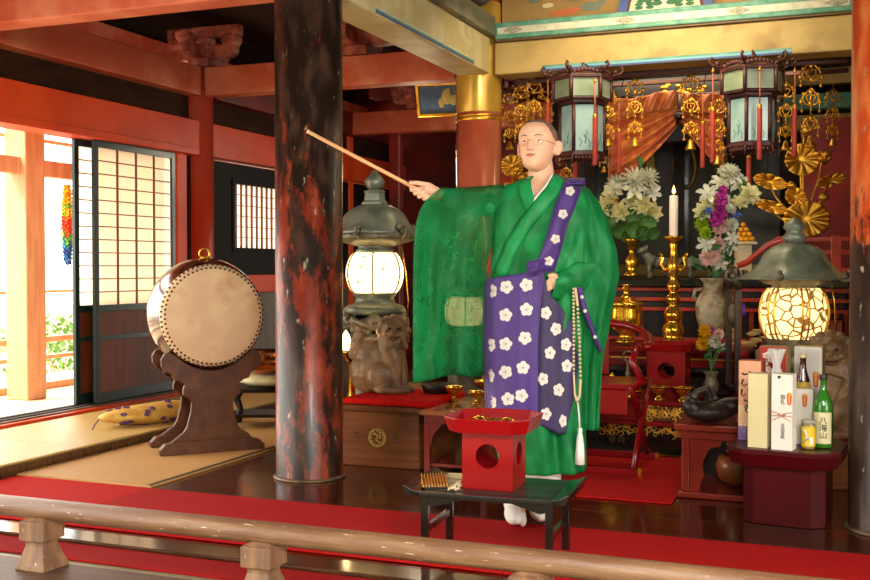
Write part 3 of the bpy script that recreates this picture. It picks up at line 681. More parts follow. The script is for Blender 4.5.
b = MB(); b.lathe([(.0, zl(169)), (.018, zl(173)), (.045, zl(178)), (.058, zl(182)), (.05, zl(187)), (.03, zl(190))][::-1], n=16, lobes=6, la=.12); b.build('finial', bronze_m, t)
b = MB(); b.lathe([(.08, zl(206)), (.082, zl(203)), (.068, zl(201)), (.062, zl(194)), (.07, zl(192)), (.05, zl(190))], n=6, sm=False); b.build('finial_base', bronze_m, t, bevel=.003)
b = MB(); b.lathe([(.255, zl(236)), (.235, zl(231)), (.215, zl(224)), (.185, zl(215)), (.14, zl(209)), (.085, zl(205)), (.05, zl(205))], n=24, lobes=6, la=.03); b.build('bell_roof', bronze_m, t)
b = MB(); b.lathe([(.1, zl(247)), (.19, zl(243)), (.255, zl(240)), (.265, zl(236)), (.24, zl(233))], n=24, lobes=6, la=.03)
for j in range(6):
    a = j*PI/3+.2; c, s_ = math.cos(a), math.sin(a)
    b.tube([(c*r, s_*r, z_) for r, z_ in ((.22, zl(231)), (.28, zl(238)), (.31, zl(235)), (.315, zl(229)), (.29, zl(228)))], .010, 6)
    b.ball((c*.24, s_*.24, zl(228)), .022, 8, 6)
b.build('scrolled_rim', bronzedark, t)
for j in range(0): pass
MB().lathe([(.12, zl(254)), (.12, zl(250)), (.105, zl(249)), (.105, zl(245)), (.12, zl(243))], n=24).build('collar', bronze_m, t)
MB().lathe([(.135*1+.048*math.sin(PI*i/12)**.7, zl(293)+(zl(253)-zl(293))*i/12) for i in range(13)], n=32).build('lit_globe', glow_l, t)
for j in range(6):
    a = j*PI/3+.5; MB().tube([((.14+.048*math.sin(PI*i/10)**.7)*math.cos(a), (.14+.048*math.sin(PI*i/10)**.7)*math.sin(a), zl(293)+(zl(253)-zl(293))*i/10) for i in range(11)], .005, 6).build('globe_rib', bronzedark, t)
MB().lathe([(.0, zl(318)), (.2, zl(312)), (.19, zl(307)), (.17, zl(305)), (.13, zl(303)), (.12, zl(297)), (.14, zl(294)), (.14, zl(292.5))], n=24).build('platform_ring', bronze_m, t)
b = MB(); random.seed(2)
for i in range(70):
    a = random.random()*2*PI; z_ = zl(334)+random.random()*(zl(312)-zl(334)); b.ball((.17*math.cos(a), .17*math.sin(a), z_), .02+.022*random.random(), 8, 5)
for k in range(3):
    b.tube([((.19+.02*math.sin(i*1.7))*math.cos(i*.35+k*2), (.19+.02*math.sin(i*1.7))*math.sin(i*.35+k*2), zl(323)+.03*math.sin(i*.9+k)) for i in range(12)], .02, 7)
remesh(b.build('carved_dragon_band', bronzedark, t), .008, 1)
MB().lathe([(.3, 0), (.3, .12), (.26, .16), (.2, .2), (.16, .3), (.15, .5), (.18, .58), (.22, .6), (.22, .66), (.16, zl(332))], n=24).build('pedestal', bronzedark, t)
MB().tube([(.17, -.1, zl(246)), (.20, -.13, zl(270)), (.215, -.13, zl(300)), (.21, -.13, zl(318))], .004, 6).build('tie_wire', brass_m, t)
lq3 = P(465, 430, d=7.15)
LAMP1 = [o for o in bpy.data.objects if o.name == 'bronze_lantern'][0]
dup(LAMP1, (lq3.x, lq3.y, 0), YAW, 'smaller bronze lantern whose lit globe glows through the hanging green sleeve', scale=.75)
rb = P(793, 430, d=6.0)
def zr(v): return 1.08+(266-v)*.00563
t = thing('bronze_lantern', 'low bronze lantern with wide flared roof and lit globe, beside the gift boxes', 'lantern', (rb.x, rb.y, 0), YAW)
MB().lathe([(.03, zr(245)), (.05, zr(242)), (.07, zr(238)), (.05, zr(234)), (.045, zr(231)), (.062, zr(228)), (.05, zr(223)), (.0, zr(217))], n=20, lobes=8, la=.05).build('finial', bronze_m, t)
MB().lathe([(.335, zr(279)), (.30, zr(278)), (.23, zr(271)), (.185, zr(262)), (.16, zr(253)), (.12, zr(247)), (.065, zr(243)), (.0, zr(243))], n=36, lobes=6, la=.05).build('flared_roof', bronze_m, t)
b = MB()
for j in range(6):
    a = j*PI/3; c, s_ = math.cos(a), math.sin(a)
    b = MB(); b.tube([(c*r, s_*r, z_) for r, z_ in ((.30, zr(277)), (.35, zr(280)), (.385, zr(278)), (.38, zr(271)), (.35, zr(272)))], .011, 6)
    b.ball((c*.345, s_*.345, zr(276)), .02, 8, 6)
    b.build('scroll_hook', bronzedark, t)
MB().lathe([(.11, zr(289)), (.12, zr(287)), (.12, zr(285)), (.16, zr(284)), (.2, zr(280)), (.33, zr(279.3))], n=36).build('roof_underside', bronzedark, t)
MB().lathe([(.14+.042*math.sin(PI*i/12)**.7, zr(338)+(zr(288)-zr(338))*i/12) for i in range(13)], n=32).build('lit_globe', glow_r, t)
for j in range(6):
    for e in (-.1, .1):
        a = j*PI/3+.55+e; MB().tube([((.145+.042*math.sin(PI*i/10)**.7)*math.cos(a), (.145+.042*math.sin(PI*i/10)**.7)*math.sin(a), zr(338)+(zr(288)-zr(338))*i/10) for i in range(11)], .006, 6).build('globe_rib', gold_m, t)
MB().lathe([(.26, 0), (.26, .1), (.2, .15), (.15, .25), (.15, .45), (.2, .52), (.21, .6), (.16, zr(345)), (.15, zr(338))], n=28).build('pedestal', bronzedark, t)
MB().tube([(.17, -.1, zr(284)), (.19, -.1, zr(300)), (.2, -.1, zr(330))], .004, 6).build('tie_wire', brass_m, t)
# small oil lamps glowing beside and beyond the left lantern
flame_m = mat('lamp_flame', 'ffdf9a', .5, emit=14)
for i, (u, v, d, lab, w_) in enumerate(((352, 352, 6.25, 'small lit votive lamp glowing between the dark pillar and the lion statue', .085),)):
    q = P(u, v, d=d); t = thing('votive_lamp', lab, 'lamp', (q.x, q.y, 0), YAW)
    MB().lathe([(.09, 0), (.08, .02), (.02, .05), (.02, q.z-.08), (.05, q.z-.03), (w_, q.z), (w_, q.z+.012), (0, q.z+.012)], n=16).build('lamp_stand', brass_m, t)
    for dx in (-.035, .035):
        MB().lathe([(.022, q.z+.012), (.03, q.z+.06), (.018, q.z+.10), (0, q.z+.13)], T(dx, 0, 0), 10).build('flame', flame_m, t)
# ---------------- altar ----------------
altarred = mat('altar_red_rail', 'b5331c', .35, 0, '9a2a17', 5, coat=.2)
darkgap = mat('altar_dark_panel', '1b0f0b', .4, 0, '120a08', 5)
AX0, AX1 = -2.42, -.06
t = thing('main_altar', 'high black topped altar with thin red rails between the gilded pillars', 'altar', (0, 7.66, 0))
MB().bb(AX0, AX1, -.06, 1.75, .93, .99).build('altar_top', blacklac, t, bevel=.008)
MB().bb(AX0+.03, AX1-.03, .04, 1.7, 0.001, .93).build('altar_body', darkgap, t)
for z_ in (.915, .845, .775, .56): MB().bb(AX0, AX1, -.03, .035, z_-.014, z_+.012).build('rail', altarred, t, bevel=.003)
for i in range(9):
    x = AX0+.08+i*.275
    MB().bb(x-.015, x+.015, -.015, .035, .56, .775).build('rail_upright', altarred, t); MB().bb(x+.05, x+.072, -.015, .035, .56, .775).build('rail_upright', altarred, t)
# middle table
t = thing('altar_table', 'long crimson lacquer altar table carrying the tall brass candlestick', 'table', (0, 6.62, 0))
TX0, TX1 = -1.95, -.62
MB().bb(TX0, TX1, -.01, .56, .535, .57).build('table_top', crimson, t, bevel=.006)
MB().bb(TX0+.03, TX1-.03, .02, .54, .44, .535).build('apron', crimson, t, bevel=.004)
MB().bb(TX0+.03, TX1-.03, .008, .02, .505, .513).build('gilt_line', gold_m, t)
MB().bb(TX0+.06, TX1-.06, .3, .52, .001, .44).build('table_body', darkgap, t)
for x in (TX0+.06, -1.3, TX1-.06):
    MB().bb(x-.03, x+.03, .03, .09, .001, .44).build('leg', crimson, t, bevel=.006)
# right hand red panel with painted gold clouds
t = thing('painted_side_altar', 'crimson side altar front with gold cloud painting behind the gift boxes', 'altar', (0, 7.22, 0))
MB().bb(-.60, -.10, 0, .35, .001, .72).build('altar_body', mat('dusky_crimson', '7c2a1e', .4, 0, '652016', 4), t, bevel=.006)
b = MB(); random.seed(12)
for k in range(26):
    q = P(728+random.random()*46, 330+random.random()*20, Y=7.19); b.ball((q.x, -.003, q.z), (.03+.02*random.random(), .004, .012), 8, 5)
b.build('painted_clouds', goldflat, t)
# front step with gold openwork
t = thing('front_altar_table', 'low dark red altar table with carved gold openwork on its front', 'table', (0, 6.09, 0))
FX0, FX1 = -1.75, P(694, 440, Y=6.09).x
MB().bb(FX0, FX1, 0, .50, .285, .31).build('table_top', crimson, t, bevel=.005)
MB().bb(FX0+.02, FX1-.02, .02, .48, .19, .285).build('apron', crimson, t, bevel=.003)
MB().bb(FX0+.01, FX1-.01, .01, .48, .165, .19).build('moulding', crimson, t, bevel=.005)
MB().bb(FX0+.03, FX1-.03, .06, .48, .02, .165).build('black_base', blacklac, t)
MB().bb(FX0, FX1, -.02, .50, .001, .02).build('plinth', blacklac, t, bevel=.003)
MB().bb(FX0, FX1, -.023, -.0195, .004, .012).build('gilt_line', gold_m, t)
def openwork(x0, x1, z0, z1, n, seed, y=.016):
    random.seed(seed); b = MB()
    for i in range(n):
        x, z_ = x0+(x1-x0)*random.random(), z0+(z1-z0)*random.random(); r = .014+.01*random.random(); a0 = random.random()*6
        b.tube([(x+r*(1-.09*j)*math.cos(a0+j*.7), y-.003, z_+r*(1-.09*j)*math.sin(a0+j*.7)) for j in range(8)], .0035, 5)
    b.tube([(x0, y-.004, (z0+z1)/2+.4*(z1-z0)*0)]+[(x0+(x1-x0)*j/16, y-.004, (z0+z1)/2+(z1-z0)*.35*math.sin(j*1.1)) for j in range(1, 17)], .004, 5)
    return b
qa, qb = P(647, 420, Y=6.1).x, P(682, 420, Y=6.1).x
openwork(qa, qb, .205, .272, 26, 1).build('gold_openwork', gold_m, t)
MB().bb(qa-.01, qb+.01, .012, .0195, .2, .278).build('openwork_ground', mat('dark_gold_ground', '5a3a14', .4, .3), t)
b = openwork(qa-.02, FX1-.02, .11, .16, 30, 2, y=.05); b.build('gold_carving', gold_m, t)
b = openwork(FX0+.1, qa-.05, .11, .16, 36, 3, y=.05); b.build('gold_carving', gold_m, t)
dg = mat('dull_gold_lettering', '5f4a22', .4, .4)
for i, ch in enumerate('御供寺内'): text_mesh(ch, .045, T(P(612+(i % 2)*9, 440, Y=6.14).x, .055, .115-.05*(i//2)) @ FACE_FRONT, t, dg, 'gilt_character')
# black stepped shelf between the two tables
t = thing('stepped_shelf', 'black lacquered stepped shelf between the low table and the crimson table', 'shelf', (0, 6.5, 0))
for k in range(3): MB().bb(-1.55, -.72, .02+k*.022, .085, .311+k*.06, .345+k*.06).build('step', blacklac, t, bevel=.004)
for x in (-1.5, -.77): MB().bb(x-.02, x+.02, .066, .085, .311, .47).build('support', blacklac, t)

# dark cabinet (shrine) at the back with gilded ovals
t = thing('altar_cabinet', 'dark shrine cabinet with gilded oval ornaments behind the flowers', 'cabinet', (-1.36, 8.75, .991))
MB().bb(-.75, .75, .1, .5, 0, 1.9).build('cabinet_body', mat('blue_black_lacquer', '1c1412', .3, 0, '261a16', 3, coat=.4), t)
MB().bb(-.8, .8, -.02, .1, 0, .10).build('cabinet_ledge', mat('ledge_old_gold', '6b5424', .35, .5), t, bevel=.01)
for x in (-.75, .72): MB().bb(x-.03, x+.06, -.02, .12, 0, 1.9).build('door_jamb', darkgap, t)
MB().bb(-.045, .045, 0.0, .1, .1, 1.2).build('centre_post', blacklac, t)
qz = lambda v: P(684, v, Y=8.8).z-.991
for u in (648, 684, 721):
    x = P(u, 165, Y=8.8).x+1.36; b = MB()
    b.tube([(x+(.085 if u == 684 else .04)*math.cos(a), .085, qz(167)+.17*math.sin(a)) for a in [2*PI*i/24 for i in range(24)]], .018, 6, closed=True)
    if u != 684: b.ball((x, .095, qz(167)), (.035, .01, .16))
    b.build('gilt_oval', mat('dim_gold', '8a7233', .45, .6, '6f5b28', 20) if u == 648 else bpy.data.materials['dim_gold'], t)
b = MB(); random.seed(31)
for i in range(14):
    b.ball((P(684, 1, Y=8.8).x+1.36+.05*random.uniform(-1, 1), -.01, qz(128)+random.uniform(-.1, .1)), .03, 8, 6)
b.build('dark_canopy_ornament', mat('greenish_bronze', '2e3226', .4, .5), t)
# black canopy board with gold lettering-like crest behind the curtain top
t = thing('canopy_board', 'blue black board with small gold ornament above the orange curtain', 'board', (-1.3, 8.15, 0))
MB().bb(-.95, .75, 0, .04, 2.02, 2.5).bb(-.95, -.9, .0, .04, 2.5, 3.3).bb(.7, .75, .0, .04, 2.5, 3.3).build('board', mat('blue_black_board', '1d2129', .4, 0, '15171c', 4), t)
b = MB(); random.seed(8)
for i in range(22):
    q = P(662+random.random()*42, 84+random.random()*12, Y=8.14); b.ball((q.x+1.3, -.004, q.z), (.022, .006, .014), 8, 5)
b.build('gold_ornament', gold_m, t)
# orange brocade curtain, tied at the centre
silk = mat('orange_brocade', 'b5521c', .38, .1, 'd07a30', 16, lo=.42, hi=.62, bump=.1, col3='8c3212', lo3=.55, hi3=.7, scale3=5, sheen=.3)
t = thing('altar_curtain', 'orange brocade curtain tied back in swags before the dark shrine', 'curtain', (0, 7.98, 0))
cL, cR, cM = P(612, 100, Y=7.98).x, P(724, 100, Y=7.98).x, P(681, 118, Y=7.98).x
zt = P(660, 97, Y=7.98).z; zk = P(681, 118, Y=7.98).z; zlo = P(612, 187, Y=7.98).z; zro = P(722, 165, Y=7.98).z
def swag(xa, zb_):
    def f(u, v):
        # u from the tie (0) to the outer edge (1); v from the top to the lower hem
        x = cM+(xa-cM)*u; top = zt-.0*u; bot = zk-.03+(zb_-zk)*(u**.98)
        z_ = top+(bot-top)*v; z_ -= .03*math.sin(PI*u)*v
        y = .045*math.sin(v*34+u*3)*(.25+u*.8)*.6*(1 if v > .15 else .4)-.05*math.sin(PI*v)
        return (x, y, z_)
    return f
for xa, zb_ in ((cL, zlo), (cR, zro)):
    MB().surf(swag(xa, zb_), 30, 70).build('swag', silk, t, solid=.006)
MB().surf(lambda u, v: (cL+(cR-cL)*u, -.075+.02*math.sin(u*40+v*3), zt+.01-.14*v-.02*math.sin(u*9)), 60, 10).build('valance', silk, t, solid=.006)
MB().surf(lambda u, v: (cL-.02+.10*u, -.02+.02*math.sin(u*16), zt-(zt-zlo)*v), 14, 30).build('side_fall', silk, t, solid=.006)
b = MB(); b.tube([(cM, -.09, zt), (cM, -.10, zk+.02), (cM-.01, -.1, zk-.06)], .013, 6); b.ball((cM, -.1, zk), (.04, .03, .03)); b.build('tie_cord', blacklac, t)
MB().cyl((cL-.05, .0, zt+.005), (cR+.05, .0, zt+.005), .016).build('curtain_rod', blacklac, t)
for x in (cL+.03, cR-.03): MB().bb(x-.01, x+.01, 0, .18, zt, zt+.02).build('rod_bracket', blacklac, t)
# curved red balustrade of the inner altar at right
t = thing('altar_balustrade', 'red lacquered altar balustrade with a curved end above the right lantern', 'balustrade', (0, 7.5, 0))
qx = lambda u: P(u, 250, Y=7.5).x
qz2 = lambda v: P(800, v, Y=7.5).z
for v0, v1 in ((237, 242), (250, 255), (268, 274)): MB().bb(qx(775), -.055, -.02, .02, qz2(v1), qz2(v0)).build('rail', altarred, t, bevel=.005)
for u in (782, 836): MB().bb(qx(u)-.03, qx(u)+.03, -.025, .025, .992, qz2(236)).build('post', altarred, t, bevel=.005)
MB().tube([(qx(793), 0, qz2(239)), (qx(780), -.01, qz2(240)), (qx(768), -.02, qz2(245)), (qx(757), -.03, qz2(254)), (qx(748), -.03, qz2(262)), (qx(738), -.03, qz2(266))], .022, 10).build('curved_rail', altarred, t)
tag(MB().bb(P(800, 250, Y=8.6).x, .1, 8.6, 8.66, 1.0, 2.2).build('crimson_screen', mat('crimson_screen_paint', '8a1414', .45, 0, '741010', 3)), 'plain crimson board behind the gilded lotus leaves', 'screen')
for k, (z_, c_) in enumerate(((2.62, goldflat), (2.42, teal), (2.25, goldflat))):
    tag(MB().bb(P(815, 80, Y=9.2).x-.25, .3, 9.2, 9.3, z_-.07, z_+.06).build('inner_beam', c_, bevel=.01), ['uppermost yellow beam deep inside at the right above the pendants', 'green striped beam between two yellow beams deep inside at right', 'lower yellow beam deep inside at the right'][k], 'beam')

# ---------------- altar furnishings ----------------
def stack(name, label, cat, u, v0, Y, prof, m, k=None, n=28, z0=None, part='body', lobes=0, la=0, group=None):
    """lathe from a list of (photo row, half width in photo pixels); stands at photo column u with its foot on row v0"""
    q = P(u, v0, Y=Y); d = (q-Vector((0, 0, CAMZ))).length*.99; mpp = d/FPX; z0 = q.z if z0 is None else z0
    t = thing(name, label, cat, (q.x, q.y, z0))
    pr = sorted([(hw*mpp, max(0, (v0-v)*mpp)) for v, hw in prof], key=lambda p: p[1])
    MB().lathe(pr, n=n, lobes=lobes, la=la).build(part, m, t)
    return t, mpp
# tall brass candlestick with white candle
prof = [(345, 12), (343, 13), (340, 13), (338, 9), (334, 10), (330, 11), (326, 10), (322, 7), (320, 7), (317, 9.5), (312, 9), (308, 6), (305, 4.5), (301, 7), (298, 7.2), (295, 5), (292, 3.5), (288, 6.5), (285, 6), (280, 3.2), (276, 4), (270, 6), (264, 5.5), (258, 3.5), (250, 3), (246, 4), (243, 3), (242, 7), (239, 9), (237.5, 9.5), (237.5, 3)]
t, mp = stack('candlestick', 'tall polished brass candlestick holding the burning white candle', 'candlestick', 673, 345, 6.9, prof, brass_m, z0=.571)
hz = lambda v: (345-v)*mp
for s_ in (-1, 1):
    b = MB(); b.tube([(s_*3*mp, 0, hz(269)), (s_*9*mp, 0, hz(271)), (s_*12*mp, 0, hz(265)), (s_*10*mp, 0, hz(259)), (s_*14*mp, 0, hz(254)), (s_*12*mp, 0, hz(257))], [.012, .014, .012, .014, .008, .004], 8); b.ball((s_*12*mp, 0, hz(259)), .013, 8, 6)
    b.build('dragon_handle', brass_m, t)
c = P(673, 345, Y=6.9); cw = thing('candle', 'burning white candle on the tall brass candlestick', 'candle', (c.x, c.y, .571+hz(237.5)))
MB().lathe([(4.1*mp, 0), (4.3*mp, 0.01), (4.2*mp, hz(237.5-39.5)-0), (3.0*mp, hz(237.5-40.5)), (0, hz(237.5-40))][:3]+[(3.2*mp, hz(345)+39.8*mp), (0, 39.4*mp)] if False else [(4.1*mp, 0), (4.3*mp, .01), (4.2*mp, 39*mp), (3.2*mp, 40*mp), (0, 39.6*mp)], n=20).build('wax', mat('white_wax', 'f2e4d2', .5), cw)
MB().cyl((0, 0, 39.6*mp), (0, 0, 42.5*mp), .002).build('wick', edge_m, cw)
MB().lathe([(0, 41*mp), (1.6*mp, 43*mp), (1.5*mp, 45*mp), (0, 50*mp)], n=12).build('flame', mat('candle_flame', 'ffc45a', .5, emit=9), cw)
# gold lidded censer
prof = [(345, 10), (343, 10.5), (341, 8), (337, 6), (334, 9), (330, 14), (325, 16), (318, 16.2), (312, 15.5), (308, 15.5), (306, 17), (305, 16), (303, 12), (300, 5), (296, 3), (292, 3), (291, 5), (289, 2.5), (288, 5), (287, 5), (287, 0)]
t, mp = stack('censer', 'round gold lidded censer with a tall knob on the crimson table', 'censer', 626, 347, 6.85, prof, brass_m, z0=.571)
b = MB()
for i in range(5): b.bb(-.03+i*.015-.003, -.03+i*.015+.003, -.110, -.098, .17, .24)
b.build('relief_panel', gold_m, t)
MB().lathe([(.104, .275*mp/.0064*.6), (.108, .17), (.104, .178)], n=28).build('band', gold_m, t) if False else None
# stoneware vase at right
prof = [(343, 8), (341, 9), (336, 7), (328, 10), (318, 15), (308, 17), (300, 17), (292, 14), (286, 10), (280, 9), (276, 12), (274.5, 13.5), (274.5, 8), (285, 7)]
stonem = mat('pale_relief_stoneware', 'a89878', .5, 0, '7d6f55', 16, lo=.45, hi=.6, bump=.6, bscale=40, col3='c9b89a', lo3=.6, hi3=.7, scale3=10)
t, mp = stack('flower_vase', 'pale relief stoneware vase with handles under the pink and white flowers', 'vase', 713, 343, 6.75, prof[:-2], stonem, z0=.571)
for s_ in (-1, 1): MB().tube([(s_*9*mp, 0, 58*mp), (s_*17*mp, 0, 57*mp), (s_*19*mp, 0, 50*mp), (s_*14*mp, 0, 46*mp)], .012, 8).build('handle', stonem, t)
rv = (P(713, 343, Y=6.75), mp)
# slim brass vase at left
prof = [(278, 8), (276, 8), (273, 4), (268, 6), (262, 7), (256, 3.5), (252, 3), (247, 6), (243, 8), (241, 9)]
t, mp = stack('flower_vase', 'slim brass vase under the white and yellow flowers', 'vase', 632, 280, 7.75, prof, brass_m, z0=.991)
# flowers
petW = mat('white_petal', 'e9e6d8', .6, 0, 'd9dcc0', 20, transl=.2); petY = mat('cream_yellow_petal', 'e3dd98', .6, 0, 'f0ecc4', 20, transl=.2)
petG = mat('lotus_leaf_green', '5d8a3c', .5, 0, '46732e', 12, transl=.2); petL = mat('lime_petal', 'b8cf2a', .6, 0, 'a2bd22', 20); petM = mat('magenta_petal', 'c4309a', .55, 0, 'a3247f', 20, transl=.15)
petP = mat('pale_pink_petal', 'f4c8b8', .6, 0, 'f8dccf', 20, transl=.15); petB = mat('blue_petal', '5a6fc4', .6); petYe = mat('yellow_petal', 'f0bf1e', .6, 0, 'e0a512', 20); leafD = mat('dark_leaf', '2f5a2a', .5, 0, '43703a', 10, transl=.15)
stemm = mat('flower_stem', '3f6a33', .6)
def petals(b, A, n, L, w_, lift, curl=.0, mi=0, off=0):
    for j in range(n):
        a = off+2*PI*j/n; R = A @ Rz(a)
        pts = []
        for (s_, ww) in ((.0, .25), (.35, .9), (.7, 1.0), (1.0, .12)):
            x = L*s_*math.cos(lift); z_ = L*s_*math.sin(lift)-curl*L*s_*s_
            pts += [(x, -w_*ww/2, z_+.12*w_*ww), (x, 0, z_-.02), (x, w_*ww/2, z_+.12*w_*ww)]
        b.add([(p[0], p[1], p[2]) for p in pts], [(k*3+i, (k+1)*3+i, (k+1)*3+i+1, k*3+i+1) for k in range(3) for i in range(2)], mi, True, R)
def face(p, dx, dz, roll=0):   # flower opening toward the viewer side and dx, dz
    v = Vector((dx, -1, dz)).normalized(); return T(p) @ v.to_track_quat('Z', 'Y').to_matrix().to_4x4() @ Rz(roll)
def flower(parent, kind, p, dx, dz, s_, roll=0):
    b = MB(); A = face(p, dx, dz, roll)
    if kind == 'lily':
        petals(b, A, 6, s_, s_*.42, .45, .35); b.build('lily', [petW], parent)
    elif kind == 'lotus':
        for n, L, lf, o_ in ((8, 1.0, .35, 0), (8, .85, .8, .4), (6, .6, 1.15, .2)): petals(b, A, n, s_*L, s_*.45, lf, 0, 0, o_)
        b.build('lotus_flower', [petY], parent)
    elif kind == 'spider':
        for n, L, lf, o_ in ((14, 1.0, .3, 0), (14, .95, .7, .2), (12, .85, 1.1, .1)): petals(b, A, n, s_*L, s_*.12, lf, .15, 0, o_)
        b.build('spider_chrysanthemum', [petW], parent)
    elif kind in ('carnation', 'lime', 'yellow', 'whitecarn'):
        m_ = {'carnation': petP, 'lime': petL, 'yellow': petYe, 'whitecarn': petW}[kind]
        for n, L, lf, o_ in ((10, 1, .1, 0), (10, .9, .5, .3), (9, .75, .9, .1), (6, .55, 1.25, .2)): petals(b, A, n, s_*L, s_*.5, lf, 0, 0, o_)
        b.build({'carnation': 'pink_carnation', 'lime': 'lime_pompon', 'yellow': 'yellow_chrysanthemum', 'whitecarn': 'white_carnation'}[kind], [m_], parent)
    elif kind == 'orchid':
        petals(b, A, 5, s_, s_*.6, .2, 0); b.build('magenta_orchid', [petM], parent)
    elif kind == 'blue':
        petals(b, A, 5, s_, s_*.7, .1, 0); b.build('blue_blossom', [petB], parent)
    elif kind == 'leaf':
        petals(b, A, 1, s_, s_*.45, .2, .3); b.build('leaf', [leafD], parent)
    elif kind == 'pad':
        b.lathe([(0, 0), (s_*.5, .004), (s_*.85, .015), (s_, .04), (s_*.86, .02), (s_*.5, .010), (0, .006)], A, 16); b.build('lotus_leaf', [petG], parent)
def arrange(name, label, u0, v0, Y, items, base):
    q = P(u0, v0, Y=Y); t = thing(name, label, 'flowers', (q.x, q.y, q.z)); random.seed(len(items))
    d0 = (q.y)/((CR @ Vector(((u0-CX)/FPX, 0, -1))).y); mpp = d0/FPX
    for (kind, u, v, hw) in items:
        p = Vector(((u-u0)*mpp, random.uniform(-.06, .04), (v0-v)*mpp))
        p = Matrix.Rotation(YAW*.5, 3, 'Z') @ p
        dx, dz = (u-u0)/60+random.uniform(-.3, .3)+.2, (v0-v-45)/60+random.uniform(-.2, .4)
        if kind == 'leaf': dx *= 2.5
        flower(t, kind, p, dx, dz, hw*mpp, random.random()*6)
    b = MB()
    for (kind, u, v, hw) in items[::2]: b.tube([(0, 0, -.03), ((u-u0)*mpp*.5, .05, (v0-v)*mpp*.4), ((u-u0)*mpp, .05, (v0-v)*mpp)], .004, 5)
    b.build('stems', stemm, t); return t
arrange('flower_arrangement', 'white spider blooms and yellow lotus flowers over round green leaves at the left', 630, 243, 7.72,
  [('spider', 635, 181, 17), ('spider', 617, 184, 13), ('spider', 648, 178, 12), ('lily', 634, 190, 15), ('lily', 647, 187, 13), ('lily', 614, 190, 12), ('lotus', 613, 193, 12), ('lotus', 607, 206, 12), ('lotus', 634, 202, 13), ('lotus', 621, 212, 12), ('lotus', 651, 213, 12), ('lily', 652, 193, 11), ('lotus', 643, 206, 11),
   ('pad', 634, 215, 10), ('pad', 622, 228, 10), ('pad', 634, 229, 9), ('pad', 646, 225, 10), ('pad', 642, 232, 8), ('pad', 612, 219, 8), ('pad', 629, 234, 8), ('pad', 651, 232, 7), ('leaf', 640, 168, 16), ('leaf', 604, 212, 12), ('leaf', 657, 205, 12), ('yellow', 614, 203, 5)], None)
arrange('flower_arrangement', 'tall mixed bouquet of white lilies, magenta orchids and pink carnations', 716, 276, 6.74,
  [('lily', 731, 177, 14), ('lily', 720, 182, 13), ('lily', 738, 185, 14), ('spider', 728, 172, 12), ('lotus', 747, 196, 13), ('lily', 708, 194, 14), ('lotus', 712, 203, 13), ('lotus', 704, 212, 12), ('lily', 729, 205, 14), ('lotus', 738, 204, 10), ('whitecarn', 729, 209, 6), ('whitecarn', 731, 225, 7),
   ('orchid', 721, 196, 7), ('orchid', 720, 203, 7), ('orchid', 719, 210, 7), ('orchid', 724, 207, 6), ('orchid', 716, 216, 7), ('orchid', 722, 214, 6), ('orchid', 714, 222, 7), ('orchid', 720, 220, 6), ('orchid', 722, 190, 5),
   ('blue', 708, 211, 4), ('blue', 705, 216, 4), ('blue', 711, 216, 3), ('blue', 735, 208, 4), ('blue', 732, 214, 4), ('blue', 737, 214, 4), ('blue', 733, 220, 4),
   ('lime', 702, 224, 8), ('lime', 705, 233, 7), ('carnation', 719, 228, 8), ('carnation', 724, 226, 8), ('whitecarn', 730, 229, 6), ('carnation', 717, 244, 9), ('carnation', 707, 258, 9), ('carnation', 714, 257, 7), ('lily', 729, 246, 12), ('lily', 719, 262, 12), ('lily', 706, 244, 12), ('lily', 731, 238, 9),
   ('leaf', 700, 262, 14), ('leaf', 704, 270, 12), ('leaf', 734, 258, 14), ('leaf', 698, 240, 12), ('leaf', 728, 268, 12), ('leaf', 742, 205, 12), ('leaf', 715, 188, 12), ('leaf', 712, 240, 10), ('leaf', 727, 236, 10), ('leaf', 745, 190, 12), ('leaf', 700, 218, 10), ('leaf', 710, 250, 12), ('leaf', 722, 254, 12)], None)
t, mp = stack('bud_vase', 'small dark bronze vase with yellow chrysanthemums on the low altar table', 'vase', 711, 392, 6.3, [(392, 7), (390, 7.5), (387, 4), (383, 7), (378, 8), (374, 6), (370, 5), (366, 7), (365, 7)], bronzedark, z0=.311)
arrange('small_bouquet', 'small bouquet of yellow, white and purple chrysanthemums right of the candlestick', 711, 366, 6.3,
  [('yellow', 704, 330, 7), ('yellow', 702, 344, 7), ('yellow', 709, 338, 6), ('whitecarn', 714, 341, 7), ('carnation', 718, 334, 6), ('orchid', 711, 330, 4), ('orchid', 717, 340, 4), ('yellow', 703, 338, 5), ('leaf', 708, 352, 10), ('leaf', 716, 352, 10), ('leaf', 712, 360, 10), ('leaf', 704, 356, 9), ('leaf', 719, 350, 9), ('lily', 720, 346, 6)], None)
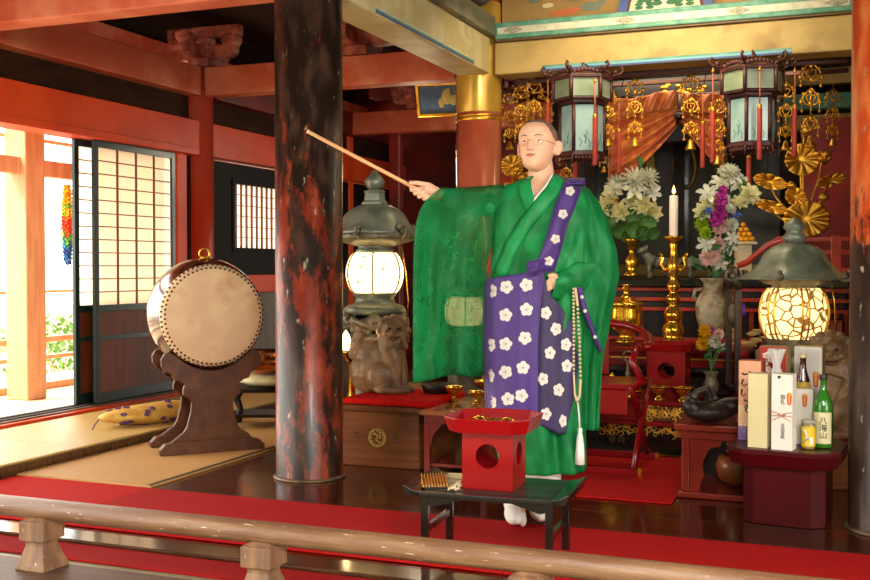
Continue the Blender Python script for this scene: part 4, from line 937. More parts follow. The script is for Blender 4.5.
# grey bronze beasts on the altar top
def beast(u, v, Y, k, label, flip=1):
    q = P(u, v, Y=Y); t = thing('animal_figurine', label, 'figurine', (q.x, q.y, .991), YAW); t.scale = (k*flip, k, k); b = MB(); B = b.ball
    B((0, 0, .13), (.12, .055, .055)); B((-.09, 0, .15), (.06, .05, .06)); B((.09, 0, .13), (.06, .055, .06))
    b.tube([(-.11, 0, .17), (-.15, 0, .22), (-.155, -.01, .24)], [.045, .035, .03], 10); B((-.175, -.02, .245), (.045, .03, .03)); B((-.2, -.025, .232), (.025, .022, .02)); B((-.15, .01, .275), (.012, .01, .02)); B((-.14, -.03, .275), (.012, .01, .02))
    for x, y in ((-.11, -.035), (-.08, .035), (.11, -.035), (.08, .035)):
        b.tube([(x, y, .12), (x-.012, y, .06), (x, y, .015)], [.026, .016, .018], 8); B((x-.01, y, .010), (.024, .016, .010))
    b.tube([(.14, 0, .15), (.18, 0, .17), (.2, 0, .13), (.21, 0, .08)], [.016, .018, .016, .006], 8)
    remesh(b.build('body', mat('grey_bronze_figure', '6a6a58', .45, .3, '4b4a3c', 20) if 'grey_bronze_figure' not in bpy.data.materials else bpy.data.materials['grey_bronze_figure'], t), .006, 2); return t
beast(662, 279, 7.75, .82, 'grey bronze animal figurine left of the tall candlestick')
beast(701, 279, 7.75, .8, 'grey bronze animal figurine between candlestick and mixed bouquet', -1)
# pyramid of oranges
oq = P(743, 240, Y=7.75); t = thing('offering_dish', 'pale wooden offering stand under the pyramid of oranges', 'dish', (oq.x, oq.y, .991), YAW)
oz = oq.z-.991
MB().box((0, 0, oz/2-.02), (.10, .08, oz-.03)).build('stand', mat('pale_offering_wood', 'c9b78f', .6), t); MB().box((0, 0, oz-.022), (.17, .12, .02)).build('tray', bpy.data.materials['pale_offering_wood'], t, bevel=.004)
om = mat('orange_peel', 'f0a818', .45, 0, 'e0940f', 30, bump=.1); lm_ = mat('orange_calyx', '4f6a2a', .6)
proto = None; rr = .019
for row in range(4):
    for dep in range(2):
        for i in range(4-row-dep if dep else 4-row):
            loc = oq+Rz(YAW) @ Vector(((i-(3-row-dep)/2)*rr*2, dep*rr*1.6+row*.004-.02, -.010+rr*.9+row*rr*1.72))-Vector((0, 0, 0))
            if proto is None:
                proto = thing('orange', 'small round orange in the pyramid beside the mixed bouquet', 'orange', loc, 0, 'oranges stacked in a pyramid'); MB().ball((0, 0, 0), (rr, rr, rr*.92), 14, 10).build('peel', om, proto); MB().ball((0, 0, rr*.9), (.004, .004, .002), 6, 4).build('calyx', lm_, proto)
            else: dup(proto, loc)
# ---------------- gilded lotus arrangement ----------------
lq = P(803, 240, Y=7.9)
def lotus(name, label, q, k, items, base_h):
    t = thing(name, label, 'ornament', (q.x, q.y, .991), YAW*.8)
    z0 = q.z-.991; mpp = q.y/((CR @ Vector(((q_u-CX)/FPX, 0, -1))).y)/FPX
    b = MB(); b.lathe([(.07, 0), (.07, .02), (.03, .05), (.05, .12), (.06, z0*.6), (.03, max(.1, z0*.8)), (.045, max(.12, z0))], n=16); b.build('vase', gold_m, t)
    for (kind, u, v, w_, h_, rot) in items:
        c = Vector(((u-q_u)*mpp, -.02, z0+(240-v)*mpp)); w2, h2 = w_*mpp, h_*mpp
        b = MB()
        if kind == 'leaf':
            A = T(c) @ Ry(-rot)
            n = 40; vs = [(0, .03, 0)]
            for r_ in (.35, .7, .92, 1.0):
                for j in range(n):
                    a = 2*PI*j/n; wob = .012*math.cos(10*a)*r_+(.02*r_*r_)
                    vs.append((w2*r_*math.cos(a)*(1+.04*math.cos(20*a)*(r_ > .9)), .03-.05*r_+wob, h2*r_*math.sin(a)))
            fs = [(0, 1+j, 1+(j+1) % n) for j in range(n)]+[(1+r_*n+j, 1+(r_+1)*n+j, 1+(r_+1)*n+(j+1) % n, 1+r_*n+(j+1) % n) for r_ in range(3) for j in range(n)]
            b.add(vs, fs, 0, True, A); b.build('lotus_leaf', gold_m, t, solid=.005)
        elif kind == 'bud':
            b.lathe([(0, -h2), (w2*.7, -h2*.4), (w2, 0), (w2*.6, h2*.6), (0, h2)], T(c), 14, lobes=5, la=.1)
            b.build('lotus_bud', gold_m, t)
        elif kind == 'bloom':
            petals(b, T(c-Vector((0, 0, h2))), 8, h2*2.1, h2*.9, 1.15); petals(b, T(c-Vector((0, 0, h2))), 6, h2*1.6, h2*.8, .7, 0, 0, .3); b.build('lotus_bloom', gold_m, t, solid=.004)
        MB().tube([(0, 0, z0*.9), (c.x*.25, .02, z0+(c.z-z0)*.35), (c.x*.8, .03, z0+(c.z-z0)*.75), (c.x, .02, c.z)], .007, 6).build('stem', gold_m, t)
    return t
q_u = 803
lotus('gilded_lotus_arrangement', 'large gilded lotus leaves and buds in a gold vase at the right of the altar', lq, 1,
  [('leaf', 806, 219, 23, 18, 0), ('leaf', 801, 160, 17, 16, .1), ('leaf', 770, 182, 17, 7.5, -.25), ('leaf', 829, 181, 15, 6, .28), ('leaf', 772, 207, 17, 6, -.3), ('bud', 790, 186, 5, 5, 0), ('bud', 822, 198, 6, 5, 0), ('bloom', 823, 157, 8, 6, 0), ('bud', 804, 132, 5, 6, 0), ('leaf', 795, 197, 11, 9, -.5)], .3)
q_u = 514; lq2 = P(514, 240, Y=8.3)
lotus('gilded_lotus_arrangement', 'gilded lotus arrangement half hidden behind the head of the person', lq2, 1,
  [('leaf', 512, 166, 12, 11, .2), ('leaf', 530, 180, 13, 8, 0), ('leaf', 508, 190, 10, 7, .1), ('bud', 522, 150, 5, 6, 0), ('bloom', 516, 172, 8, 6, 0)], .3)
# ---------------- hanging gold pendants ----------------
def make_pendant():
    t = thing('gold_pendant', 'x', 'pendant'); H = 0
    MB().cyl((0, 0, 0), (0, 0, -.5), .0025, n=6).build('cord', brass_m, t)
    for i, z_ in enumerate((-.06, -.21, -.36)):
        b = MB(); s_ = 1-.12*i
        for sgn in (-1, 1):
            b.tube([(0, 0, z_+.075*s_), (sgn*.030*s_, 0, z_+.045*s_), (sgn*.058*s_, 0, z_+.01), (sgn*.045*s_, 0, z_-.03*s_), (0, 0, z_-.045*s_)], .006, 6)
            b.tube([(0, 0, z_+.02), (sgn*.02, 0, z_+.03*s_), (sgn*.032*s_, 0, z_+.01), (sgn*.015, 0, z_-.015), (0, 0, z_-.02)], .005, 6)
            b.ball((sgn*.065*s_, 0, z_-.015), (.013, .008, .018), 8, 5); b.ball((sgn*.05*s_, 0, z_+.035*s_), (.009, .007, .012), 8, 5)
            b.cyl((sgn*.06*s_, 0, z_-.02), (sgn*.06*s_, 0, z_-.065), .003, n=5); b.ball((sgn*.06*s_, 0, z_-.07), (.010, .010, .012), 8, 5)
        b.ball((0, 0, z_+.05*s_), (.014, .01, .02), 8, 6); b.ball((0, 0, z_-.03), (.016, .01, .02), 8, 6)
        b.build('floral_plate', gold_m, t)
    MB().lathe([(.036, -.50), (.034, -.49), (.022, -.465), (.016, -.44), (.006, -.43), (0, -.43)], n=14).build('bell', gold_m, t)
    return t
pend = make_pendant(); used = [False]; HANG = []
def pendant(u, v, Y, k, label, ang=0):
    q = P(u, v, Y=Y)
    if not used[0]:
        used[0] = True; pend.location = q; pend.scale = (k,)*3; pend['label'] = label; pend['group'] = 'gilded hanging pendants over the altar'; pend.rotation_euler.z = YAW+ang; return q
    dup(pend, q, YAW+ang, label, scale=k); return q
for (u, v, Y, k, lab) in ((635, 80, 7.62, .85, 'gold openwork pendant with bell over the left swag of the orange curtain'), (691, 76, 7.62, .92, 'gold openwork pendant with bell at the middle of the orange curtain'),
    (608, 88, 7.62, .75, 'gold pendant just right of the left hanging lantern'), (718, 100, 7.62, .8, 'gold pendant just left of the right hanging lantern'),
    (811, 64, 7.62, 1.0, 'large gold pendant near the right pillar above the gilded lotus'), (786, 84, 7.8, .8, 'gold pendant between the right hanging lantern and the largest pendant'), (833, 90, 8.1, .7, 'gold pendant closest to the flaking orange pillar'),
    (510, 92, 8.0, .8, 'gold pendant closest to the gilded pillar at left'), (521, 86, 7.65, .8, 'second gold pendant right of the gilded pillar'), (534, 80, 7.65, .85, 'gold pendant directly above the shaved head'), (546, 88, 8.0, .8, 'gold pendant left of the left hanging lantern'), (528, 100, 8.2, .7, 'gold pendant set deeper behind the shaved head'),
    (566, 152, 7.9, .7, 'gold pendant hanging low behind the left hanging lantern'), (604, 128, 8.2, .6, 'gold pendant against the left edge of the orange curtain')):
    Y = min((7.62, 8.0), key=lambda a: abs(a-Y)); k *= 1.12; HANG.append((pendant(u, v, Y, k, lab), Y, k, len(HANG)))
for q, Y, k, i in HANG:
    r = [o for o in bpy.data.objects if o.name == ('gold_pendant' if i == 0 else 'gold_pendant.%03d' % i)][0]
    MB().cyl((0, 0, -.01), (0, 0, (2.432-q.z)/k), .0022, n=6).build('hanger_cord', brass_m, r)
# small beads/ornament canopy frame the pendants hang from
t = thing('pendant_frame', 'dark carved hanging frame under the gold lintel that holds the pendants', 'frame', (0, 7.62, 0))
MB().bb(-2.4, -.08, -.02, .02, 2.43, 2.458).build('frame_bar', mat('dark_red_brown_carving', '4d1f1a', .45, 0, '351310', 12), t, bevel=.004)
MB().bb(-2.75, -.08, .36, .4, 2.43, 2.458).build('frame_bar', bpy.data.materials['dark_red_brown_carving'], t, bevel=.004)
dk = bpy.data.materials['dark_red_brown_carving']
def make_streamer():
    t = thing('red_streamer', 'x', 'streamer')
    MB().cyl((0, 0, 0), (0, 0, -.24), .0045, n=6).build('cord', salmon, t)
    b = MB(); b.ball((0, 0, -.25), (.016, .016, .022), 8, 6); b.ball((0, 0, -.02), .012, 8, 6); b.build('gold_knot', gold_m, t)
    MB().lathe([(.012, -.24), (.0155, -.26), (.0165, -.56), (.014, -.57)][::-1], n=10).build('red_tube', mat('orange_red_silk', 'b03c26', .6, 0, '9c3020', 8), t)
    return t
st0 = make_streamer(); used2 = [False]; SH = []
for (u, v, vb, Y, lab) in ((548, 80, 128, 7.1, 'orange red streamer at the left edge of the left hanging lantern'), (595, 78, 166, 6.96, 'long orange red streamer in front of the left hanging lantern'), (575, 130, 186, 7.6, 'short red streamer low behind the neck of the person, under the left lantern'), (619, 98, 173, 7.45, 'red streamer over the left edge of the orange curtain'),
     (703, 88, 168, 7.45, 'red streamer over the right swag, next to another longer one'), (713, 68, 163, 7.12, 'long red streamer left of the right hanging lantern'), (760, 66, 160, 6.96, 'long orange red streamer in front of the right hanging lantern'), (749, 130, 192, 7.4, 'red streamer hanging low over the mixed bouquet'), (795, 68, 157, 7.12, 'orange red streamer right of the right hanging lantern')):
    q = P(u, v, Y=Y); e = P(u, vb, Y=Y); k = (q.z-e.z)/.57
    if not used2[0]: used2[0] = True; st0.location = q; r = st0; st0.scale = (1, 1, k); st0['label'] = lab; st0['group'] = 'red silk streamers by the hanging lanterns'
    else: r = dup(st0, q, 0, lab, scale=(1, 1, k))
    Yb = 7.62 if Y > 7.4 else 7.35; SH.append((r, Vector((0, Yb-Y, ((2.432 if Y > 7.4 else 2.47)-q.z)/k)) if Y > 7 else Vector((0, .07, .02))))
for r, e in SH: MB().cyl((0, 0, -.005), e, .003, n=6).build('hanger_cord', dk, r)
# ---------------- hexagonal hanging lanterns ----------------
glassm = mat('painted_lantern_glass', '9ab8b4', .15, 0, '7c9c96', 6, lo=.5, hi=.7, emit=.05, ecol='a8ccd8', coat=.5)
paleg = mat('pale_green_glass', '8f9e86', .25, 0, '7a8a72', 8)
tw = mat('green_twig_paint', '3c6b58', .5)
def hexlantern(u, vt, vm, vb, Y, label):
    q = P(u, vb, Y=Y); top = P(u, vt, Y=Y); mid = P(u, vm, Y=Y)
    t = thing('hanging_lantern', label, 'lantern', (q.x, q.y, q.z), YAW-.0)
    H, Hm = top.z-q.z, mid.z-q.z; R, R2 = .148, .196
    def ring(r, z0, z1, name, m_, pr=.0): MB().poly(6, r, z0, z1, rot=0).build(name, m_, t, bevel=.004)
    ring(R+.012, 0, .03, 'bottom_frame', dk); ring(R+.012, Hm-.025, Hm, 'middle_frame', dk); ring(R2+.015, Hm+.14, Hm+.165, 'upper_frame', dk); ring(R2+.0, Hm, Hm+.012, 'ledge_frame', dk)
    for j in range(6):
        a = PI/3*j; am = a+PI/6
        MB().cyl((R*math.cos(a), R*math.sin(a), .03), (R*math.cos(a), R*math.sin(a), Hm-.02), .013, n=8).build('corner_post', dk, t)
        MB().cyl((R2*math.cos(a), R2*math.sin(a), Hm), (R2*math.cos(a), R2*math.sin(a), Hm+.16), .013, n=8).build('corner_post', dk, t)
        ap = R*math.cos(PI/6)-.005; A = Rz(am) @ T(ap, 0, 0)
        pw = R-.05; MB().box((0, 0, Hm/2), (.006, pw+.03, Hm-.07), M=A).build('glass_pane', glassm, t)
        b = MB()
        for (y, z_, s_) in ((-.03, .08, 1), (.0, .1, 1.2), (.03, .07, .9), (.01, .14, .8)): b.tube([(.004, y, z_-.02), (.004, y+.01*s_, z_+.01*s_), (.004, y-.005, z_+.035*s_)], .0025*s_, 5)
        b.M = Matrix(); b2 = MB(); b2.add(b.v, b.f, 0, True, A); b2.build('painted_reeds', tw, t)
        A2 = Rz(am) @ T(R2*math.cos(PI/6)-.005, 0, 0); MB().box((0, 0, Hm+.078), (.006, R2-.03, .12), M=A2).build('upper_pane', paleg, t)
        b = MB()   # hooked finials and carved crest
        c, s_ = math.cos(a), math.sin(a)
        b.tube([(c*r, s_*r, z_) for r, z_ in ((R2, Hm+.165), (R2+.03, Hm+.185), (R2+.065, Hm+.19), (R2+.085, Hm+.215), (R2+.07, Hm+.235), (R2+.055, Hm+.225))], .009, 6)
        b.ball((c*(R2+.03), s_*(R2+.03), Hm+.2), .018, 8, 6); b.build('hook_finial', dk, t); b = MB()
        b.tube([(c*(R+.01), s_*(R+.01), .01), (c*(R+.03), s_*(R+.03), -.02), (c*(R+.02), s_*(R+.02), -.05), (c*R, s_*R, -.04)], .008, 6)
        b.build('lower_hook', dk, t)
        b = MB()
        for i in range(7): b.ball((0, -.075+.025*i, Hm+.18+.014*math.sin(PI*i/6)), (.008, .016, .016), 8, 5)
        b3 = MB(); b3.add(b.v, b.f, 0, True, Rz(am) @ T(R2*math.cos(PI/6), 0, 0)); b3.build('carved_crest', dk, t)
        b = MB()
        for i in range(6): b.ball((0, -.06+.024*i, -.012), (.007, .014, .018), 8, 5)
        b3 = MB(); b3.add(b.v, b.f, 0, True, Rz(am) @ T(R*math.cos(PI/6), 0, 0)); b3.build('lower_fringe', dk, t)
    MB().lathe([(R2, Hm+.165), (.1, Hm+.2), (.02, Hm+.23), (.004, Hm+.235)], n=6, sm=False).build('roof', dk, t)
    e = Rz(-YAW) @ Vector((0, .22, 0)); MB().tube([(0, 0, Hm+.22), (0, 0, 2.462-q.z), (e.x, e.y, 2.47-q.z)], .006, 6).build('hanging_cord', dk, t)
    return t
hexlantern(582, 76, 102, 157, 7.14, 'hexagonal hanging lantern with pale blue glass, right of the shaved head')
hexlantern(752, 66, 95, 148, 7.14, 'hexagonal hanging lantern with pale blue glass, above the mixed bouquet')
# framed picture hanging high between beams
fp = P(447, 100, Y=8.9); t = thing('framed_picture', 'tilted gold framed blue painting leaning above the red beams', 'picture', fp, .15)
R = Rx(.35)
b = MB(); b.box((0, 0, .15), (.56, .03, .03), M=R); b.box((0, 0, -.13), (.56, .03, .03), M=R); b.box((-.265, 0, .01), (.03, .03, .28), M=R); b.box((.265, 0, .01), (.03, .03, .28), M=R); b.build('gold_frame', gold_m, t, bevel=.005)
MB().box((0, .008, .01), (.5, .01, .25), M=R).build('blue_painting', mat('blue_picture', '2e4a78', .4, 0, '4a688c', 5), t)
b = MB()
for (x, z_, a, c) in ((.0, .03, .05, .07), (.06, .0, .04, .05), (-.05, -.02, .03, .05), (.02, .09, .02, .02), (.1, .05, .02, .04)): b.ball((x, .001, z_), (a, .004, c), 10, 6, M=R)
b.build('pale_figures', mat('ochre_figure', 'b9a25c', .5), t)
MB().bb(-.2, -.18, -.02, .0, .17, 3.3-fp.z).build('hanger', edge_m, t); MB().bb(.18, .2, -.02, .0, .17, 3.3-fp.z).build('hanger', edge_m, t)
# ---------------- sanbo-like stand on the low altar table, cups, bell ----------------
def offering_stand(name, label, loc, rz, w_, wt, h, th, m_, hole=.045):
    t = thing(name, label, 'offering stand', loc, rz); a = w_/2
    # box body with a round hole cut on each face (ring of polygons around the opening)
    def panel(A):
        b = MB(); n = 24; hb = h-th; cz_ = hb*.58; out, inn = [], []
        for j in range(n):
            g = 2*PI*j/n+PI/n; c, s_ = math.cos(g), math.sin(g); k = min(a/abs(c) if abs(c) > 1e-6 else 9, ((hb-cz_) if s_ > 0 else cz_)/abs(s_) if abs(s_) > 1e-6 else 9)
            out.append((c*k, s_*k+cz_)); hr = hole*(1-.0*abs(c)); inn.append((c*hr*(1.0 if s_ < .5 else .95), s_*hr+cz_))
        vs = [(x, -a, z_) for x, z_ in out]+[(x, -a, z_) for x, z_ in inn]+[(x, -a+.006, z_) for x, z_ in out]+[(x, -a+.006, z_) for x, z_ in inn]
        fs = []
        for j in range(n):
            k = (j+1) % n; fs += [(j, k, n+k, n+j), (2*n+k, 2*n+j, 3*n+j, 3*n+k), (n+j, n+k, 3*n+k, 3*n+j)]
        vs += [(-a, -a, 0), (a, -a, 0), (a, -a, hb), (-a, -a, hb)]; b.add(vs, fs, 0, False, A)
        for (x, z_) in ((-a, 0), (a, 0), (a, hb), (-a, hb)):
            near = sorted(range(n), key=lambda j: (out[j][0]-x)**2+(out[j][1]-z_)**2)[:2]; b.add([(x, -a, z_), (out[near[0]][0], -a, out[near[0]][1]), (out[near[1]][0], -a, out[near[1]][1])], [(0, 1, 2)], 0, False, A)
        return b
    for k in range(4): panel(Rz(PI/2*k)).build('side_panel', m_, t)
    MB().box((0, 0, .006), (w_-.014, w_-.014, .01)).build('base_board', m_, t)
    W = wt/2; ch = W*.36; oc = [(-W+ch, -W), (W-ch, -W), (W, -W+ch), (W, W-ch), (W-ch, W), (-W+ch, W), (-W, W-ch), (-W, -W+ch)]
    b = MB(); k = .93; zb = h-th
    b.add([(x*.9, y*.9, zb) for x, y in oc]+[(x*.9, y*.9, zb+.012) for x, y in oc], [tuple(range(8))[::-1], tuple(range(8, 16))]+[(i, (i+1) % 8, 8+(i+1) % 8, 8+i) for i in range(8)])
    b.build('tray_floor', m_, t)
    b = MB(); e = .955
    vs = [(x*.9, y*.9, zb) for x, y in oc]+[(x, y, h) for x, y in oc]+[(x*e, y*e, h) for x, y in oc]+[(x*.9*e, y*.9*e, zb+.012) for x, y in oc]
    b.add(vs, [(L*8+i, L*8+(i+1) % 8, (L+1)*8+(i+1) % 8, (L+1)*8+i) for L in range(3) for i in range(8)]); b.build('tray_rim', m_, t, bevel=.003)
    return t
q = P(669, 400, Y=6.35)
offering_stand('offering_stand', 'crimson offering stand with a round hole on the low altar table behind the brass cups', (q.x, 6.345, .311), 0, .22, .30, .32, .045, crimson, .05)
def cup(u, label, Y=6.14):
    q = P(u, 400, Y=Y); t = thing('brass_cup', label, 'cup', (q.x, q.y, .311))
    MB().lathe([(.03, 0), (.032, .006), (.012, .02), (.012, .03), (.034, .045), (.042, .06), (.044, .075), (.06, .078), (.06, .084), (.04, .082), (.036, .06), (0, .045)], n=24).build('bowl', brass_m, t); return t
cup(659, 'brass footed cup at left on the low altar table'); cup(683, 'brass footed cup at right on the low altar table, by the wooden fish drum')
q = P(612, 395, Y=6.22); t = thing('altar_bell', 'small gold bell shaped lidded jar at the left of the low altar table', 'bell', (q.x, 6.22, .311))
MB().lathe([(.05, 0), (.055, .01), (.05, .03), (.06, .045), (.062, .06), (.05, .085), (.03, .1), (.012, .11), (.018, .12), (.010, .135), (0, .14)], n=24).build('bell_body', brass_m, t)
MB().lathe([(.064, .038), (.068, .043), (.064, .048)], n=24).build('bell_band', gold_m, t)
q = P(619, 395, Y=6.2); t = thing('ring_staff', 'bronze handled vajra bell with ring top behind the small gold bell', 'ornament', (q.x+.02, 6.36, .311))
MB().lathe([(.035, 0), (.03, .02), (.012, .04), (.01, .1), (.02, .12), (.01, .14), (.008, .2)], n=14).build('shaft', bronzedark, t)
MB().tube([(.028*math.cos(a), 0, .228+.03*math.sin(a)) for a in [2*PI*i/16 for i in range(16)]], .006, 6, closed=True).build('ring', bronzedark, t)
q = P(638, 395, Y=6.18); t = thing('gold_tray_ornament', 'small gold ridged dish right of the gold bell', 'dish', (q.x-.03, 6.18, .311))
MB().lathe([(.04, 0), (.045, .01), (.02, .02), (.05, .035), (.07, .045), (.066, .05), (0, .035)], n=24, lobes=12, la=.05).build('dish', brass_m, t)
# ---------------- red folding chair ----------------
fq = P(637, 476, z=.01)
t = thing('folding_chair', 'red lacquered folding priest chair with curved armrest right of the green robe', 'chair', (fq.x-.32, fq.y+.25, .010), .0); redlac0 = redlac; redlac = mat('deep_crimson_chair', '82090e', .25, 0, '70080c', 4, coat=.2, spec=.35)
for y in (-.24, .26):
    MB().bb(-.33, .33, y-.02, y+.02, 0, .035).build('base_bar', redlac, t, bevel=.005)
    b = MB(); b.bb(.325, .345, y-.022, y+.022, .0, .038); b.build('brass_cap', brass_m, t)
for x in (-.3, .3):
    MB().tube([(x, -.24, .03), (x, -.1, .17), (x, .06, .33), (x, .2, .45)], .018, 8).build('cross_leg', redlac, t)
    MB().tube([(x-.02, .26, .03), (x-.02, .1, .16), (x-.02, -.04, .31), (x-.02, -.2, .45)], .018, 8).build('cross_leg', redlac, t)
    MB().tube([(x, -.2, .44), (x+.035, -.22, .49), (x+.015, -.24, .54), (x-.01, -.25, .58), (x+.0, -.22, .62), (x*1.0, -.16, .65)], [.02, .022, .018, .02, .018, .018], 8).build('arm_post', redlac, t)
MB().bb(-.3, .3, -.2, .2, .43, .46).build('seat', crimson, t, bevel=.008)
MB().bb(-.26, .26, -.205, -.18, .3, .43).build('seat_apron', crimson, t, bevel=.006)
MB().tube([(.36*math.cos(a) if abs(math.cos(a)) > .02 else 0, -.17+.46*math.sin(a), .65+.10*math.sin(a)) for a in [PI*i/24 for i in range(25)]], .021, 10).build('horseshoe_arm', redlac, t)
MB().bb(-.06, .06, .26, .28, .46, .74).build('back_splat', crimson, t, bevel=.006); redlac = redlac0
# ---------------- reddish desk with the wooden fish drum ----------------
dq = P(681, 497, z=0)
t = thing('side_desk', 'reddish brown lacquered desk with cusped front opening holding the black fish drum', 'desk', (dq.x, dq.y, 0), 0.0)
DW, DD, DH = .42, .48, .345
MB().bb(-.03, DW, -.03, DD, DH-.03, DH).build('desk_top', deskred, t, bevel=.006)
MB().bb(-.01, DW-.01, -.01, DD, DH-.07, DH-.03).build('frieze', deskred, t, bevel=.004)
MB().bb(-.015, DW+.01, -.02, DD, 0.001, .03).build('base', deskred, t, bevel=.006)
for x in (.02, DW-.05):
    for y in (.01, DD-.04): MB().bb(x-.018, x+.018, y-.015, y+.015, .03, DH-.07).build('leg', deskred, t, bevel=.004)
pts = [(.04, .03), (.075, .03)]+[(.085+.02*(1-math.cos(s_*PI/2)), .05+.06*s_) for s_ in (0, .5, 1)]+[(.095, .16), (.11, .2), (.13, .235), (.18, .25), (.18, .275), (.04, .275)]
MB().prism(pts, .0, .012).build('cusped_bracket', deskred, t); MB().prism([(DW-.03-x_, z_) for x_, z_ in pts], .0, .012).build('cusped_bracket', deskred, t)
MB().bb(.02, DW-.04, DD-.02, DD-.005, .03, DH-.07).build('back_panel', darkgap, t)
for k, (x, r, c_) in enumerate(((.2, .075, bronzedark),)):
    b = MB(); b.lathe([(.05, 0), (.09, .03), (.10, .09), (.09, .13), (.06, .14), (0, .13)], T(dq.x+.23, dq.y+.24, .032), 24); tag(b.build('round_tub', mat('amber_tub_wood', '8a4a20', .3, 0, '6f3a18', 4)), 'round amber wooden tub stored inside the reddish desk', 'tub')
b = MB(); b.lathe([(.04, 0), (.055, .02), (.03, .035), (.055, .05), (.03, .065), (.05, .085), (.0, .09)], T(dq.x+.23, dq.y+.24, .173), 20); tag(b.build('stacked_ornament', mat('pale_bronze', '8a9070', .3, .5)), 'pale green bronze stacked ornament above the tub inside the desk', 'ornament')
t = thing('fish_drum', 'black wooden fish drum lying on the reddish desk', 'drum', (dq.x+.14, dq.y+.1, DH+.001), YAW)
fm = mat('dull_black_wood', '231b17', .45, 0, '33261e', 10)
b = MB(); B = b.ball
B((-.03, 0, .05), (.115, .09, .05)); B((-.11, 0, .075), (.045, .06, .04)); B((.1, 0, .075), (.11, .05, .045)); b.tube([(-.10, .0, .09), (-.085, 0, .14), (-.04, 0, .155), (-.02, 0, .11)], [.02, .022, .022, .02], 8); b.tube([(-.14, -.01, .08), (-.13, -.01, .12), (-.105, 0, .13)], .013, 6); B((.2, 0, .10), (.07, .04, .03))
remesh(b.build('body', fm, t), .006, 3)
b = MB(); b.ball((dq.x+.30, dq.y+.12, DH+.03), (.085, .08, .028)); tag(b.build('drum_cushion', mat('rose_patterned_silk', 'c98a78', .6, 0, 'a34436', 14)), 'rose patterned little cushion on the desk right of the fish drum', 'cushion')
# tall gong frame seen edge-on
gq = P(731, 392, z=DH)
t = thing('gong_frame', 'tall narrow black and red gong frame seen edge on beside the gift boxes', 'frame', (gq.x, gq.y+.06, DH+.001), YAW+.05)
gz = lambda v: (392-v)*.0052
MB().bb(-.012, .02, -.10, .10, 0, .03).build('foot', fm, t, bevel=.005)
for y in (-.08, .08):
    MB().bb(-.014, .014, y-.014, y+.014, .03, gz(275)).build('upright', fm, t, bevel=.004)
    MB().bb(.0145, .022, y-.010, y+.010, .03, gz(278)).build('red_edge', deskred, t)
b = MB(); b.tube([(0, -.08, gz(277)), (0, -.09, gz(265)), (0, -.06, gz(258)), (0, 0, gz(255)), (0, .06, gz(258)), (0, .09, gz(265)), (0, .08, gz(277))], .024, 8); b.build('curved_top', fm, t)
MB().lathe([(0, -.012), (.055, -.010), (.062, 0), (.055, .008), (0, .01)], T(0, 0, gz(305)) @ Ry(PI/2), 28).build('gong', bronzedark, t)
MB().tube([(.03, -.09, gz(290)), (.035, -.10, gz(297)), (.03, -.10, gz(306))], [.004, .010, .012], 6).build('purple_tassel', mat('purple_silk_tassel', '4b2a86', .6), t)
# ---------------- amber side table with cups ----------------
q = P(424, 474, z=0)
t = thing('side_table', 'amber brown table with red legs right of the crested chest, carrying brass cups', 'table', (q.x, q.y, 0), .0)
TW, TD, TH = .36, .62, .335
MB().bb(-.02, TW, -.02, TD, TH-.028, TH).build('table_top', tablebrown, t, bevel=.005)
MB().bb(0, TW-.02, 0, TD-.02, TH-.07, TH-.028).build('apron', deskred, t, bevel=.003)
for x in (.015, TW-.035):
    for y in (.015, TD-.035): MB().bb(x-.016, x+.016, y-.016, y+.016, .001, TH-.07).build('leg', deskred, t, bevel=.003)
for x in (.06, TW-.09): MB().prism([(x-.03, TH-.07), (x+.04, TH-.07), (x-.01, TH-.13), (x-.028, TH-.2)], .002, .014).build('cusped_bracket', deskred, t)
MB().bb(.02, TW-.04, .02, TD-.04, .04, .055).build('lower_shelf', deskred, t)
def gcup(u, v, label, s_=1.0, tall=False):
    p = P(u, v, z=TH); o = thing('brass_bowl', label, 'bowl', (p.x, p.y, TH+.001)); o.scale = (s_,)*3
    MB().lathe([(.028, 0), (.03, .005), (.010, .015), (.009, .034), (.03, .044), (.047, .062), (.05, .076), (.054, .08), (.046, .078), (.03, .05), (0, .045)], n=24).build('bowl', brass_m, o); return o
gcup(454, 401, 'brass footed bowl at the left on the amber side table'); gcup(476, 404, 'brass footed bowl in the middle of the amber side table', .85); gcup(484, 396, 'brass footed bowl by the purple cloth on the amber side table', 1.1)
p = P(468, 388, z=TH); b = MB(); b.lathe([(.05, 0), (.09, .03), (.105, .07), (.1, .075), (.05, .02), (0, .02)], T(p.x, q.y+.53, TH+.001), 24); tag(b.build('black_bowl', fm), 'dull black bowl at the back of the amber side table', 'bowl')

# ---------------- octagonal red stand with gift boxes and sake ----------------
oc = P(787, 527, z=0); oz_ = .322
C0 = Vector((oc.x-.005, oc.y+.165, 0))
t = thing('octagonal_stand', 'dark crimson octagonal stand loaded with gift boxes and sake bottles', 'stand', C0, math.radians(-6))
om_ = mat('dark_crimson_stand', '460408', .32, 0, '3c0307', 3, coat=.1, spec=.3)
def octo(W, ch): return [(-W+ch, -W), (W-ch, -W), (W, -W+ch), (W, W-ch), (W-ch, W), (-W+ch, W), (-W, W-ch), (-W, -W+ch)]
def oprism(b, pts, z0, z1, k=1.0): b.add([(x, y, z0) for x, y in pts]+[(x*k, y*k, z1) for x, y in pts], [tuple(range(8))[::-1], tuple(range(8, 16))]+[(i, (i+1) % 8, 8+(i+1) % 8, 8+i) for i in range(8)]); return b
oprism(MB(), octo(.165, .05), 0.001, oz_-.07).build('pedestal_body', om_, t, bevel=.003)
oprism(MB(), octo(.21, .07), oz_-.075, oz_-.012, 1.1).build('tray_rim', om_, t, bevel=.005)
oprism(MB(), octo(.225, .075), oz_-.013, oz_).build('tray_top', om_, t, bevel=.003)
